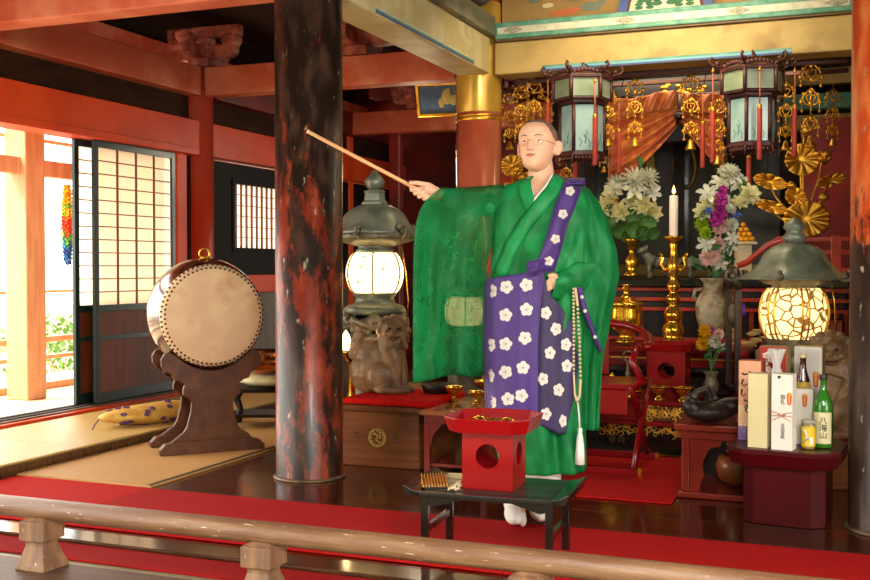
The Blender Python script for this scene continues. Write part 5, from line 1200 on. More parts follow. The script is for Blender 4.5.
ink = mat('brush_ink', '1a1512', .7); redm = mat('noshi_red', 'd23a2a', .6); goldm2 = mat('noshi_gold', 'd99a3a', .5)
def on_tray(u, v, dy=0):
    p = P(u, v, z=oz_); return Vector((p.x, p.y+dy, oz_+.001))
def noshi(parent, x, z, y, s_=1.0):
    b = MB(); b.prism([(x-.009*s_, z+.012*s_), (x+.009*s_, z+.012*s_), (x+.007*s_, z-.022*s_), (x, z-.026*s_), (x-.007*s_, z-.022*s_)], y-.0012, y-.0004); b.build('noshi_fold', redm, parent)
    b = MB(); b.prism([(x-.004*s_, z+.014*s_), (x+.004*s_, z+.014*s_), (x+.003*s_, z-.02*s_), (x-.003*s_, z-.02*s_)], y-.0018, y-.0013); b.ball((x, y-.001, z+.016*s_), (.009*s_, .0015, .006*s_), 8, 5); b.build('noshi_strip', goldm2, parent)
def carton(label, u, v, w_, d_, h, m_, rz=-.2, dy=0, side=None, name='gift_box'):
    p = on_tray(u, v, dy); t = thing(name, label, 'box', p, rz)
    MB().bb(-w_/2, w_/2, 0, d_, 0, h).build('carton', m_, t, bevel=.0012)
    if side: MB().bb(w_/2-.0005, w_/2+.0006, .001, d_-.001, .001, h-.001).build('side_face', side, t)
    MB().bb(-w_/2+.001, w_/2-.001, .002, d_-.002, h, h+.0008).build('lid_flap', side or m_, t)
    return t
whitebox = mat('white_carton', 'e4ddd0', .6, 0, 'dcd3c4', 6); creambox = mat('cream_carton', 'd6c797', .55, 0, 'd0c08e', 5)
carton('plain cream gift box at the left front of the octagonal stand', 757.3, 448, .080, .075, .308, creambox, -.16, 0)
t = carton('white gift box with ink writing and a pink ribbon knot on its front', 781.5, 450.5, .084, .075, .312, whitebox, -.16)
text_mesh('御礼', .022, T(.004, -.001, .208) @ FACE_FRONT, t, ink, 'ink_writing', vertical=True, bold=.0006)
text_mesh('吉田家殿', .0175, T(.004, -.001, .078) @ FACE_FRONT, t, ink, 'ink_writing', vertical=True, bold=.0004)
noshi(t, .030, .215, 0, 1.1)
rib = mat('pink_ribbon_cord', 'c98a74', .6); b = MB(); zc_ = .142
for k in (-1, 1):
    b.tube([(0, -.004, zc_), (k*.02, -.005, zc_+.012), (k*.041, -.002, zc_+.016)], .0018, 5); b.tube([(0, -.004, zc_), (k*.02, -.004, zc_-.012), (k*.036, -.002, zc_-.02)], .0018, 5)
    b.tube([(0, -.004, zc_), (k*.041, -.002, zc_-.001)], .002, 5)
    b.tube([(0, -.005, zc_), (k*.012, -.007, zc_+.012), (k*.018, -.007, zc_+.004), (0, -.006, zc_)], .0018, 5)
b.build('ribbon_knot', rib, t)
b = MB(); b.prism([(-.018, .306), (-.004, .3065), (-.006, .296), (-.016, .293)], -.0014, -.0006); b.build('printed_mark', ink, t)
pink = mat('peach_printed_carton', 'e0906a', .55, 0, 'e6b894', 2.2, (1, 1, 1), lo=.3, hi=.7)
t = carton('peach coloured gift box with black brush calligraphy at the left rear', 747, 444, .095, .085, .345, pink, -.16, .10, mat('red_orange_side', 'b8553a', .5))
MB().bb(-.0475, .0475, -.0010, -.0003, .001, .06).build('purple_print', mat('violet_print', '6f5a8c', .6, 0, 'a6789a', 20), t)
MB().bb(-.0475, .0475, -.0008, -.0002, .06, .15).build('cream_print', mat('cream_print', 'e3c49a', .6, 0, 'e6b080', 9), t)
b = MB()
for st in ([(-.02, .29), (-.01, .285), (.008, .29)], [(.012, .3), (.016, .285), (.01, .27)], [(-.015, .265), (-.022, .245), (-.012, .235), (-.0, .245)], [(.01, .262), (.014, .25), (.006, .24)], [(-.02, .22), (-.024, .2), (-.014, .19), (-.004, .2)], [(.004, .222), (.012, .215)], [(-.012, .175), (.01, .165), (.0, .15), (-.012, .14)], [(.008, .15), (-.006, .13), (.006, .12), (.012, .1)]):
    b.tube([(x-.012, -.0012, z_) for x, z_ in st], [.0042, .0034, .0026, .002][:len(st)], 5)
b.build('brush_calligraphy', ink, t)
t = carton('red gift box with white blossom print behind the tissue wrapped bottle', 770, 442, .115, .09, .40, mat('red_carton', 'b0201c', .5, 0, 'a01a17', 4), -.13, .135, goldflat)
b = MB()
for (x, z_) in ((-.03, .36), (-.01, .345), (-.035, .325), (-.012, .37), (-.02, .3)):
    for j in range(5): b.ball((x+.009*math.cos(j*1.257), -.0006, z_+.009*math.sin(j*1.257)), (.007, .0012, .007), 8, 5)
b.build('blossom_print', mat('white_blossom_print', 'e9dccf', .6), t)
t = carton('tall white framed gift box with golden side at the right rear', 806, 442, .118, .09, .40, whitebox, -.13, .135, mat('gold_carton_side', 'c9a860', .4, .2))
MB().bb(-.046, .046, -.0012, -.0004, .012, .385).build('inner_panel', mat('pale_grey_panel', 'd4cdc2', .5), t); noshi(t, .034, .26, -.0014, 1.5)
t = carton('short white bottle carton open at the top, the brown bottle stands in it', 803, 446, .074, .075, .235, whitebox, -.1, .035); noshi(t, .004, .19, 0, 1.2)
def bottle(label, u, v, dy, H, R, prof, m_, z=0, cap=None, capr=.014, caph=.02, name='sake_bottle'):
    p = on_tray(u, v, dy); t = thing(name, label, 'bottle', (p.x, p.y, p.z+z))
    MB().lathe([(R*r, H*h) for r, h in prof], n=28).build('glass', m_, t)
    if cap: MB().lathe([(capr, H-.002), (capr*1.08, H), (capr*1.08, H+caph-.002), (capr, H+caph), (0, H+caph)], n=20).build('cap', cap, t)
    return t
bp = [(.86, 0), (1, .02), (1, .56), (.95, .64), (.7, .74), (.42, .84), (.33, .9), (.31, .98), (.36, .985), (.36, 1)]
greeng = mat('green_bottle_glass', '2f7a1c', .06, 0, '3d8a22', 3, coat=.8, transl=.15); browng = mat('brown_bottle_glass', '4a1e0c', .08, 0, '3a1608', 3, coat=.8)
t = bottle('green sake bottle with a cream label at the right front of the stand', 822.5, 449, .04, .285, .040, bp, greeng, 0, mat('black_cap', '2a2420', .4), .015, .02)
def label_arc(parent, r, z0, z1, a0, a1, m_, name='label'):
    n = 16; vs = []
    for j in range(n+1):
        a = a0+(a1-a0)*j/n; vs += [(r*math.cos(a), r*math.sin(a), z0), (r*math.cos(a), r*math.sin(a), z1)]
    MB().add(vs, [(2*j, 2*j+2, 2*j+3, 2*j+1) for j in range(n)], 0, True).build(name, m_, parent)
lab = mat('cream_label', 'd9cf9f', .6)
label_arc(t, .0407, .02, .15, -PI/2-1.15, -PI/2+.95, lab)
text_mesh('八海山', .033, T(.002, -.0425, .085) @ FACE_FRONT, t, ink, 'label_writing', vertical=True, bold=.0006)
t = bottle('brown sake bottle with a yellow cap standing in the white carton', 801.5, 446, .075, .365, .031, [(.86, 0), (1, .02), (1, .66), (.9, .74), (.55, .84), (.42, .9), (.4, .98), (.46, .985), (.46, 1)], browng, .002+.0, mat('straw_yellow_cap', 'cdb98c', .5), .014, .014)
label_arc(t, .0315, .20, .262, -PI/2-1.2, -PI/2+1.2, mat('yellow_label', 'c9a53a', .5, 0, '8a6a2a', 30))
p = on_tray(774, 446, .115); t = thing('tissue_wrapped_bottle', 'bottle wrapped in white tissue paper behind the white gift box', 'bottle', p)
def tis(u, v):
    a = 2*PI*u; r = (.036 if v < .62 else .036-.024*(v-.62)/.2 if v < .82 else .012+.02*(v-.82)/.18)
    r *= 1+.18*math.sin(7*a+9*v)*(.3+v); return (r*math.cos(a), r*math.sin(a), .40*v)
MB().surf(tis, 48, 26, cu=True).build('tissue_wrap', mat('white_tissue', 'd9d4cc', .6, transl=.2), t, solid=.0008)
p = on_tray(808, 449.5, .02); t = thing('cup_sake', 'small glass sake jar with a yellow label in front of the green bottle', 'jar', p)
MB().lathe([(.026, 0), (.028, .004), (.028, .1), (.026, .108)], n=28).build('glass', mat('jar_glass', '8a7a4a', .08, 0, coat=.8), t)
MB().lathe([(.0285, .105), (.0285, .118), (.026, .12), (0, .12)], n=28).build('lid', mat('clear_grey_lid', 'a39c8a', .3), t)
label_arc(t, .0286, .012, .094, -PI/2-1.4, -PI/2+1.4, mat('bright_yellow_label', 'dcb81c', .5))
b = MB(); b.tube([(-.018, -.0235, .03), (-.006, -.0285, .05), (.0, -.029, .04), (-.010, -.028, .075), (-.02, -.0225, .085)], .004, 6); b.bb(.006, .02, -.0292, -.0275, .02, .05); b.build('white_print', whitebox, t)
# right guardian lion on its red cloth behind the stand
rp = P(826, 452, Y=5.5)
t = thing('statue_plinth', 'dark wooden plinth under the right guardian lion, next to the flaking orange pillar', 'plinth', (rp.x+.06, 5.72, 0), 0)
MB().bb(-.22, .2, -.25, .25, 0.001, .20).build('plinth_body', chestwood, t, bevel=.006)
tag(MB().bb(rp.x-.19, rp.x+.27, 5.45, 5.98, .201, .225).build('red_cloth_pad', redcloth, bevel=.012), 'scarlet cloth pad under the right guardian lion', 'cloth')
lion('brown guardian lion statue peering over the gift boxes at the right', (rp.x+.09, 5.7, .226), math.radians(2), 1.28, -1)

# ---------------- black low desk in front with the red offering stand ----------------
fl_, fr_ = P(405, 490, z=.27), P(566, 501, z=.27)
ang = math.atan2(fr_.y-fl_.y, fr_.x-fl_.x); DL = (fr_-fl_).length
t = thing('sutra_desk', 'low black lacquered desk with upturned ends in front of the standing person', 'desk', (fl_.x, fl_.y, .011), ang)
DWp = .375; dz = .259
MB().bb(0, DL, 0, DWp, dz-.02, dz-.003).build('desk_top', blacklac, t, bevel=.003)
b = MB()
for i in range(3): b.bb(.06, DL-.06, .04+i*.105, .04+i*.105+.095, dz-.003, dz)
b.build('top_panel', mat('green_black_panel', '232019', .35, 0, '1b1712', 8, coat=.3), t)
for x, s_ in ((0, -1), (DL, 1)):
    MB().prism([(x-s_*.055, dz-.004), (x-s_*.02, dz+.004), (x+s_*.002, dz+.018), (x+s_*.010, dz+.016), (x+s_*.006, dz-.004), (x-s_*.03, dz-.02), (x-s_*.055, dz-.018)], 0, DWp).build('upturned_end', blacklac, t, bevel=.002)
for y in (.035, DWp-.035):
    xa, xb = .05, DL-.05
    MB().prism([(xa, dz-.02), (xb, dz-.02), (xb, dz-.05), (xb-.05, dz-.06), (xb-.09, dz-.048), (xb-.15, dz-.03), (xa+.15, dz-.03), (xa+.09, dz-.048), (xa+.05, dz-.06), (xa, dz-.05)], y-.007, y+.007).build('apron', blacklac, t)
    for x in (.065, DL-.065): MB().bb(x-.014, x+.014, y-.012, y+.012, 0, dz-.02).build('leg', blacklac, t, bevel=.003)
for x in (.065, DL-.065): MB().bb(x-.008, x+.008, .035, DWp-.035, .10, .125).build('side_stretcher', blacklac, t)
def desk_pt(x, y, z=0): 
    return Vector((fl_.x, fl_.y, .011+dz)) + Rz(ang) @ Vector((x, y, z))
sc_ = P(487, 484, z=.27+.0)
sp = desk_pt(.285, .185, .0006)
offering_stand('offering_stand', 'bright red offering stand with a round hole on the black low desk', sp, ang-.02, .19, .325, .262, .052, redlac, .045)
# gilt vajra lying in the tray
t = thing('vajra', 'gilded ritual vajra lying in the red offering tray', 'ritual tool', desk_pt(.29, .16, .262-.052+.012+.018), ang-.12)
b = MB(); b.lathe([(.008, -.035), (.012, -.03), (.008, -.022), (.013, -.01), (.013, .01), (.008, .022), (.012, .03), (.008, .035)], Ry(PI/2), 12); b.build('grip', brass_m, t)
for s_ in (-1, 1):
    b = MB()
    for j in range(4):
        a = j*PI/2+.4; b.tube([(s_*x, r*math.cos(a), r*math.sin(a)) for x, r in ((.035, .006), (.045, .018), (.06, .02), (.075, .011), (.084, .003))], .0038, 6)
    b.tube([(s_*.035, 0, 0), (s_*.086, 0, 0)], .004, 6); b.build('prongs', brass_m, t)
# folded sutra book and beads at the left end of the desk
t = thing('sutra_book', 'orange covered accordion folded sutra book on the black low desk', 'book', desk_pt(.075, .1, .0006), ang+.35)
MB().bb(-.045, .055, -.04, .15, 0, .004).build('lower_cover', ink, t)
b = MB()
for i in range(9): b.prism([(-.045+i*.011, .004), (-.0395+i*.011, .019), (-.034+i*.011, .004)], -.042, .15)
b.build('folded_pages', mat('orange_brocade_cover', 'd9901a', .5, 0, 'c47a12', 40), t)
b = MB()
for i in range(9): b.bb(-.045+i*.011, -.0435+i*.011+.003, -.0435, -.042, .004, .016)
b.build('black_edge_marks', ink, t)
t = thing('prayer_beads', 'string of pale prayer beads lying between the sutra book and the red offering stand', 'beads', desk_pt(.165, .09, .0), ang)
b = MB(); random.seed(77)
for k in range(3):
    for j in range(16): b.ball((-.012+.013*k+.004*math.sin(j*.8), -.05+j*.0085, .006+.004*(k == 1)), .0052, 8, 5)
b.build('bead_string', mat('pale_brown_beads', 'cdb891', .4), t)
# ---------------- the standing person ----------------
PB = P(525, 520, z=.011)
D0 = 4.5
person = thing('person', 'standing person in green robe and purple flowered stole, stretching one arm out with a stick', 'person', PB, YAW)
bpy.context.view_layer.update()
PI_ = person.matrix_world.inverted()
fwd = Vector((-math.sin(YAW), math.cos(YAW), 0)); DP = PB.dot(fwd)
def L(u, v, y=0.0):
    """photo pixel to a point of the person's own frame (x to image right, y away from the camera, z up), y given"""
    r = CR @ Vector(((u-CX)/FPX, -(v-CY)/FPX, -1.0)); t = (DP+y)/r.dot(fwd)
    return PI_ @ Vector((r.x*t, r.y*t, CAMZ+r.z*t))
skin = mat('skin', 'e0ae8e', .48, 0, 'dba388', 10, lo=.45, hi=.7, spec=.35)
skin.node_tree.nodes['Principled BSDF'].inputs['Subsurface Weight'].default_value = .12
skin.node_tree.nodes['Principled BSDF'].inputs['Subsurface Radius'].default_value = (.02, .008, .004)
# --- body: one surface grown from overlapping volumes
b = MB(); B = b.ball
Mh = T(L(537.5, 146.5, 0)) @ Rz(math.radians(-24)) @ Rx(math.radians(-7))
def hb(c, r, n=16, m=10): b.ball(c, r, n, m, M=Mh)
def tabl(tb, z):
    if z <= tb[0][0]: return tb[0][1]
    for a, c in zip(tb, tb[1:]):
        if z <= c[0]: k = (z-a[0])/(c[0]-a[0]); return a[1]+(c[1]-a[1])*k
    return tb[-1][1]
WX = [(-.112, 0), (-.109, .018), (-.103, .030), (-.092, .043), (-.075, .055), (-.05, .0635), (-.02, .0705), (.01, .0755), (.04, .078), (.065, .0725), (.085, .059), (.10, .041), (.108, .024), (.112, 0)]
YF = [(-.112, 0), (-.109, .055), (-.103, .074), (-.092, .083), (-.075, .084), (-.05, .085), (-.02, .086), (.01, .088), (.04, .090), (.065, .083), (.085, .066), (.10, .045), (.108, .026), (.112, 0)]
YB = [(-.112, -.02), (-.103, -.03), (-.092, -.025), (-.075, .01), (-.05, .055), (-.02, .088), (.01, .103), (.04, .106), (.065, .098), (.085, .078), (.10, .053), (.108, .03), (.112, 0)]
G = lambda x, c, w_: math.exp(-((x-c)/w_)**2)
def headp(th, z, off=0.0):
    wx, yf, yb = tabl(WX, z), tabl(YF, z), tabl(YB, z); c, s_ = math.cos(th), math.sin(th)
    x = wx*math.copysign(abs(c)**.88, c); y = (-yf*abs(s_)**.95 if s_ < 0 else yb*abs(s_)**.95)
    if s_ < 0:
        f = min(1, -s_*1.6); k = max(0, min(1, (.026-z)/.05)); nw = .009+.004*k
        nose = (.002+.021*k**1.2)*G(x, 0, nw)*(1/(1+math.exp(-(z+.036)/.0022)))*(1 if z < .026 else math.exp(-((z-.026)/.012)**2))
        d = nose+.006*G(abs(x), .0125, .0055)*G(z, -.029, .006)-.0075*G(abs(x), .031, .017)*G(z, .003, .012)+.0022*G(abs(x), .028, .022)*G(z, .028, .009)
        d += .0062*G(x, 0, .019)*G(z, -.0495, .0052)+.0066*G(x, 0, .016)*G(z, -.0615, .0055)-.003*G(x, 0, .012)*G(z, -.071, .005)+.003*G(x, 0, .02)*G(z, -.090, .012)+.0025*G(abs(x), .042, .018)*G(z, -.028, .018)
        y -= d*f
    r = 1+off/.08
    return Vector((x*r, y*r, z+off*.6))
hv = []; zs = [-.112+.224*(1-math.cos(PI*j/90))/2 for j in range(91)]
b.M = Mh; b.surf(lambda u, v: headp(2*PI*u, zs[min(90, int(round(v*90)))]), 120, 90, cu=True)
for s_ in (-1, 1):
    b.ball((0, 0, 0), (.0075, .022, .032), 14, 10, M=T(s_*.085, .014, -.006) @ Rz(-.85 if s_ > 0 else .15) @ Rx(-.12)); b.ball((s_*.0765, .004, -.032), (.007, .008, .009), 8, 6)
b.M = Matrix()
b.tube([L(540, 160, .035), L(541, 172, .03), L(542, 184, .022), L(541, 198, .02)], [.050, .054, .058, .075], 18)
tz = [(541, 200, .105), (541, 215, .125), (541, 240, .125), (540, 275, .115), (540, 300, .12), (541, 320, .12)]
for i, (u, v, r) in enumerate(tz): b.ball(L(u, v, .02), (r*1.15, r*.72, .11), 16, 10)
# legs and feet
for s_, uf, yf in ((-1, 516, -.05), (1, 541, .01)):
    b.tube([L(541+s_*14, 318, .01), L(528+s_*14, 405, .0), L(uf, 490, yf+.05), L(uf, 512, yf+.06)], [.095, .06, .042, .040], 14)
    p = L(uf, 514, yf); z0 = .035; b.ball((p.x, p.y-.0, z0), (.042, .11, .033), 14, 8); b.ball((p.x, p.y+.07, z0), (.036, .045, .034), 12, 8)
# right arm, stretched to the image left
b.tube([L(509, 206, .03), L(487, 205, .0), L(468, 203, -.032), L(450, 199, -.062), L(437, 194, -.085)], [.05, .042, .035, .030, .026], 14)
# left arm, bent with the forearm in front of the waist
b.tube([L(583, 205, .02), L(596, 235, .0), L(597, 262, -.02), L(578, 276, -.09), L(560, 283, -.14)], [.058, .05, .044, .035, .028], 14)
# right hand: palm, thumb, four fingers closed round the stick
hy = -.09
b.tube([L(437, 194, -.085), L(430, 191.5, -.085), L(424, 189.5, -.085)], [.027, .032, .028], 12)
b.ball(L(426, 190, -.08), (.042, .026, .033), 14, 9)
for i in range(4):
    fa, fb = ((411.8, 190.3), (415.3, 194.0), (419.4, 197.2), (424.4, 199.4))[i], ((420.5, 188.6), (424.3, 191.4), (427.6, 194.2), (431.0, 196.2))[i]
    b.tube([L(420+i*2.2, 185.5+i*2.4, -.066), L(fa[0]-.6, fa[1]-2.2, -.088), L(fa[0]-.2, fa[1]-.2, -.116), L((fa[0]+fb[0])/2, (fa[1]+fb[1])/2, -.131), L(fb[0], fb[1], -.127)], [.0095, .0092, .0084, .0078, .0066], 10)
b.tube([L(431, 186.5, -.092), L(424, 184.2, -.108), L(416.5, 182.8, -.116), L(409, 182.8, -.112)], [.0135, .011, .0095, .0078], 10)
# left hand at the waist, fingers curled over the cloth
b.ball(L(556, 283, -.15), (.036, .026, .030), 14, 9)
for i in range(4): b.tube([L(555+i*.5, 279+i*2.6, -.155), L(550+i*.3, 279.5+i*2.7, -.17), L(548+i*.3, 281.5+i*2.7, -.163), L(550, 283.5+i*2.5, -.152)], [.0098, .0092, .0085, .007], 8)
b.tube([L(558, 277, -.14), L(553, 275, -.155), L(548, 276, -.16)], [.012, .010, .008], 8)
body = b.build('body', skin, person); remesh(body, .0023, 2)
# --- face pieces
lipm = mat('lip_tone', 'c47868', .45, spec=.3); browm = mat('eyebrow_hair', '3a2a22', .8); white = mat('eye_white', 'ede6e0', .2); iris = mat('dark_brown_iris', '1c100c', .12)
for s_ in (-1, 1):
    b = MB(); b.ball((s_*.0305, -.0665, .0035), (.0135, .0100, .0062), 14, 10, M=Mh); e = b.build('eye', white, person)
    b = MB(); b.ball((s_*.0305-.0015, -.0735, .0048), (.0050, .0038, .0046), 12, 8, M=Mh); b.build('iris', iris, e)
    b = MB(); b.M = Mh; b.tube([(s_*.0165, -.0745, .0025), (s_*.023, -.0765, .0078), (s_*.031, -.0768, .0095), (s_*.039, -.0735, .0078), (s_*.0445, -.069, .0035)], [.0012, .0018, .002, .0018, .001], 6); b.build('upper_eyelid', mat('eyelid_skin', '9c6a54', .6) if s_ < 0 else bpy.data.materials['eyelid_skin'], e)
    b = MB(); b.M = Mh; b.tube([(s_*.018, -.0740, .000), (s_*.030, -.0760, -.0030), (s_*.042, -.0690, .000)], [.001, .0012, .001], 6); b.build('lower_eyelid', bpy.data.materials['eyelid_skin'], e)
    b = MB(); b.M = Mh; b.tube([(s_*.014, -.0895, .0235), (s_*.024, -.0885, .0275), (s_*.036, -.0835, .0295), (s_*.048, -.0735, .026)], [.0012, .0022, .0020, .001], 8); b.build('eyebrow', browm, person)
b = MB(); b.M = Mh; b.tube([(-.021, -.0850, -.0545), (-.008, -.0895, -.0505), (0, -.0900, -.0515), (.008, -.0895, -.0505), (.021, -.0850, -.0545)], [.001, .0030, .0028, .0030, .001], 8)
b.tube([(-.018, -.0860, -.0565), (0, -.0895, -.0605), (.018, -.0860, -.0565)], [.001, .0038, .001], 8); b.build('lips', lipm, person)
b = MB(); b.M = Mh; b.tube([(-.019, -.0870, -.0555), (0, -.0915, -.0555), (.019, -.0870, -.0555)], .0008, 6)
for s_ in (-1, 1): b.ball((s_*.007, -.1030, -.0345), (.0028, .002, .0012), 6, 4)
b.build('mouth_line', mat('dark_skin_shadow', '6b3a30', .7), person)
# shaved stubble on the scalp
def scalp():
    def line(th):   # height of the hairline at each angle round the head
        g = abs((th-3*PI/2+PI) % (2*PI)-PI)   # 0 at the face
        if g < .75: return .088-.004*g
        if g < 1.25: return .085-(g-.75)/.5*.055
        if g < 1.65: return .030-(g-1.25)/.4*.015
        return .015-(g-1.65)*.075
    return MB().surf(lambda u, v: headp(2*PI*u, line(2*PI*u)+(.1118-line(2*PI*u))*math.sin(v*PI/2), .0016), 96, 24, cu=True)
b = scalp(); b.v = [tuple(Mh @ Vector(p)) for p in b.v]
b.build('shaved_hair', mat('hair_stubble', '6e5446', .75, 0, '8a6a55', 60, lo=.3, hi=.8), person)
# thin rimless glasses
wire = mat('thin_metal_wire', '9a8068', .25, .9)
b = MB(); b.M = Mh
for s_ in (-1, 1):
    b.tube([(s_*.032+.021*math.cos(a), -.0925+.008*abs(math.cos(a)) if s_*math.cos(a) > 0 else -.0925, .001+.0165*math.sin(a)) for a in [2*PI*i/20 for i in range(20)]], .0004, 5, closed=True)
    b.tube([(s_*.053, -.084, .006), (s_*.068, -.055, .006), (s_*.079, -.005, .004), (s_*.083, .02, -.004)], .0008, 5)
b.tube([(-.011, -.0935, .004), (0, -.0985, .007), (.011, -.0935, .004)], .0009, 5)
b.build('glasses', wire, person)
# --- robe
green = mat('green_silk_robe', '086b33', .55, 0, '168446', 11, (1, 1, 1), lo=.40, hi=.66, bump=.2, bscale=16, spec=.25, transl=.1, col3='2f9c60', lo3=.6, hi3=.72, scale3=7)
greens = mat('sheer_green_gauze', '0a7338', .55, 0, '1a8a4c', 9, lo=.40, hi=.66, bump=.15, bscale=14, spec=.25, transl=.2, alpha=.9, col3='3aa56c', lo3=.6, hi3=.72, scale3=6)
greent = mat('thin_green_gauze', '07662f', .55, 0, '1a8a4c', 9, lo=.40, hi=.66, bump=.12, bscale=14, spec=.25, transl=.25, alpha=.66, col3='148044', lo3=.5, hi3=.75, scale3=4)
whitec = mat('white_inner_cloth', 'e8e2d8', .7)
prof_r = [(176, 528, 557, .070), (180, 522, 562, .078), (185, 507, 573, .088), (190, 500, 582, .096), (197, 495, 589, .108), (215, 492, 595, .124), (250, 492, 596, .140), (275, 491, 592, .145), (300, 489, 586, .150), (350, 488, 584, .158), (412, 491, 585, .165), (468, 500, 586, .165)]
def interp(tab, v):
    if v <= tab[0][0]: return tab[0][1:]
    for a, c in zip(tab, tab[1:]):
        if v <= c[0]:
            k = (v-a[0])/(c[0]-a[0]); k = k*k*(3-2*k) if a[0] < 190 else k
            return tuple(p+(q-p)*k for p, q in zip(a[1:], c[1:]))
    return tab[-1][1:]
NE = 2.35
def spow(c, e): return math.copysign(abs(c)**e, c)
def ring(v, th, off=0.0, plain=False):
    """point of the robe at photo row v and angle th (0 image right, -90 deg toward the camera)"""
    ul, ur, ry = interp(prof_r, v); a, c = L(ul, v), L(ur, v); cx, rx = (a.x+c.x)/2, (c.x-a.x)/2+off
    amt = max(0, min(1, (v-180)/60)); low = max(0, min(1, (v-270)/120))
    dg_ = math.cos(th)*6+v*.045; f = amt*(.010*math.sin(7*th+.03*v)+.007*math.sin(13*th-.05*v)+.020*(1-low)*abs(math.sin(dg_))**5-.012*(1-low)*abs(math.sin(dg_*.7+1.3))**6)+low*(.010*math.sin(11*th+1)+.006*math.sin(19*th))
    if plain: f = .004*low
    k = 1+f/.15
    return Vector((cx+rx*spow(math.cos(th), 2/NE), .01+(ry+off)*k*spow(math.sin(th), 2/NE), a.z))
def front(x, z, off=0.0, plain=False):
    v = 266-(z-L(525, 266).z)*(FPX/DP)
    for _ in range(2): v += (L(525, v).z-z)*(FPX/DP)
    ul, ur, ry = interp(prof_r, v); a, c = L(ul, v), L(ur, v); cx, rx = (a.x+c.x)/2, (c.x-a.x)/2+off
    q = max(-.999, min(.999, (x-cx)/rx)); th = -math.acos(spow(q, NE/2)) if True else 0
    return ring(v, th, off, plain).y
def robe_fn(u, w_):
    th = 2*PI*u
    g = (th+PI/2) % (2*PI); g = min(g, 2*PI-g)
    vt = 176+27*max(0, 1-g/.62)+2*math.sin(g)
    return ring(vt+(468-vt)*w_, th)
MB().surf(robe_fn, 120, 80, cu=True).build('robe', green, person, solid=.004)
def underf(u, w_):
    th = 2*PI*u; v = 440+(495-440)*w_; a, c = L(505, v), L(561, v)
    return Vector(((a.x+c.x)/2+(c.x-a.x)/2*math.cos(th)*(1+.02*math.sin(9*th)), .0+.115*math.sin(th)*(1+.05*math.sin(9*th)), a.z))
MB().surf(underf, 60, 8, cu=True).build('white_under_robe', whitec, person, solid=.003)
def Lf(u, v, off=0):   # pixel to a point lying on the front of the robe
    p = L(u, v, -.12)
    for _ in range(3):
        y = front(p.x, p.z)-off; p = L(u, v, y)
    return p
def band(path, wid, off, name, m, parent, th=.004, ends=None, nseg=24, mi=None, cross=4):
    """cloth band along photo points lying on the robe front"""
    pts = []
    n = len(path)
    for i in range(nseg+1):
        k = i/nseg*(n-1); a = min(n-2, int(k)); f = k-a
        w0 = wid if not hasattr(wid, '__len__') else wid[a]+(wid[a+1]-wid[a])*f
        p = (path[a][0]+(path[a+1][0]-path[a][0])*f, path[a][1]+(path[a+1][1]-path[a][1])*f); d = Vector((path[a+1][0]-path[a][0], path[a+1][1]-path[a][1])).normalized()
        pts.append((p, Vector((-d.y, d.x)), w0))
    for i in range(1, nseg): pts[i] = (pts[i][0], (pts[i-1][1]+pts[i+1][1]).normalized(), pts[i][2])
    vs = []
    for p, nn, w0 in pts:
        for j in range(cross+1):
            s_ = j/cross-.5; vs.append(Lf(p[0]+nn.x*w0*s_, p[1]+nn.y*w0*s_, off+.006*(1-4*s_*s_)))
    c1 = cross+1
    b = MB(); b.add(vs, [(i*c1+j, i*c1+j+1, (i+1)*c1+j+1, (i+1)*c1+j) for i in range(nseg) for j in range(cross)], 0, True)
    return b.build(name, m, parent, solid=th)
collar = mat('green_silk_collar', '0b7338', .5, 0, '178647', 9, bump=.3, bscale=30, spec=.25)
band([(528, 178), (530, 189), (533, 201), (537, 212)], 4, .002, 'white_inner_collar', whitec, person)
band([(553.5, 175), (547, 186), (538, 197), (531.5, 203)], 4, .002, 'white_inner_collar', whitec, person)
band([(524, 179), (525, 189), (529, 204), (536, 216)], 13, .006, 'robe_collar', collar, person)
band([(560, 176), (553, 190), (540, 206), (525, 224), (511, 247), (499, 275)], [13, 14, 15, 15, 15, 14], .014, 'robe_collar', collar, person)
# --- right sleeve: broad hanging bag of sheer cloth
def sleeve_fn(u, w_):
    t = 2*PI*u; h = (1-math.cos(t))/2; s_ = w_            # h: 0 top edge, 1 bottom edge
    uo = 413+28*math.exp(-h*12); ui = 505-19*min(1, h*2.2)
    top = 184+5*s_ if s_ < .8 else 188.3-1*(s_-.8); bot = 374.5+9*s_*s_+3*math.sin(s_*9)*(1-s_)
    uu, vv = ui+(uo-ui)*s_, top+(bot-top)*h
    arm_y = .015-.105*s_
    th = .056-.016*s_+.012*math.exp(-((h-.08)/.1)**2)-.025*h
    y = arm_y+(-th if math.sin(t) > 0 else th)*min(1, abs(math.sin(t))*3+.02)
    fold = (.024*math.sin(s_*10.5+1.1*h+.5)+.012*math.sin(s_*19-2.2*h)+.012*abs(math.sin(s_*8+2.5*h+.3))**4-.014*abs(math.sin(s_*6.5-1.2*h+1.2))**6)*(.35+1.3*h)
    y += fold*(1 if math.sin(t) > 0 else .6)+(-.012*math.sin(9*s_*(1-h)+22*h)*math.exp(-h*5))
    return L(uu, vv, y)
MB().tube([L(512, 205, .03), L(487, 205, .0), L(468, 203, -.032), L(452, 200, -.058), L(440, 195, -.08)], [.05, .047, .044, .041, .034], 20, cap=False).build('inner_sleeve', greens, person, solid=.002)
MB().surf(sleeve_fn, 110, 90, cu=True).build('right_sleeve', greent, person)
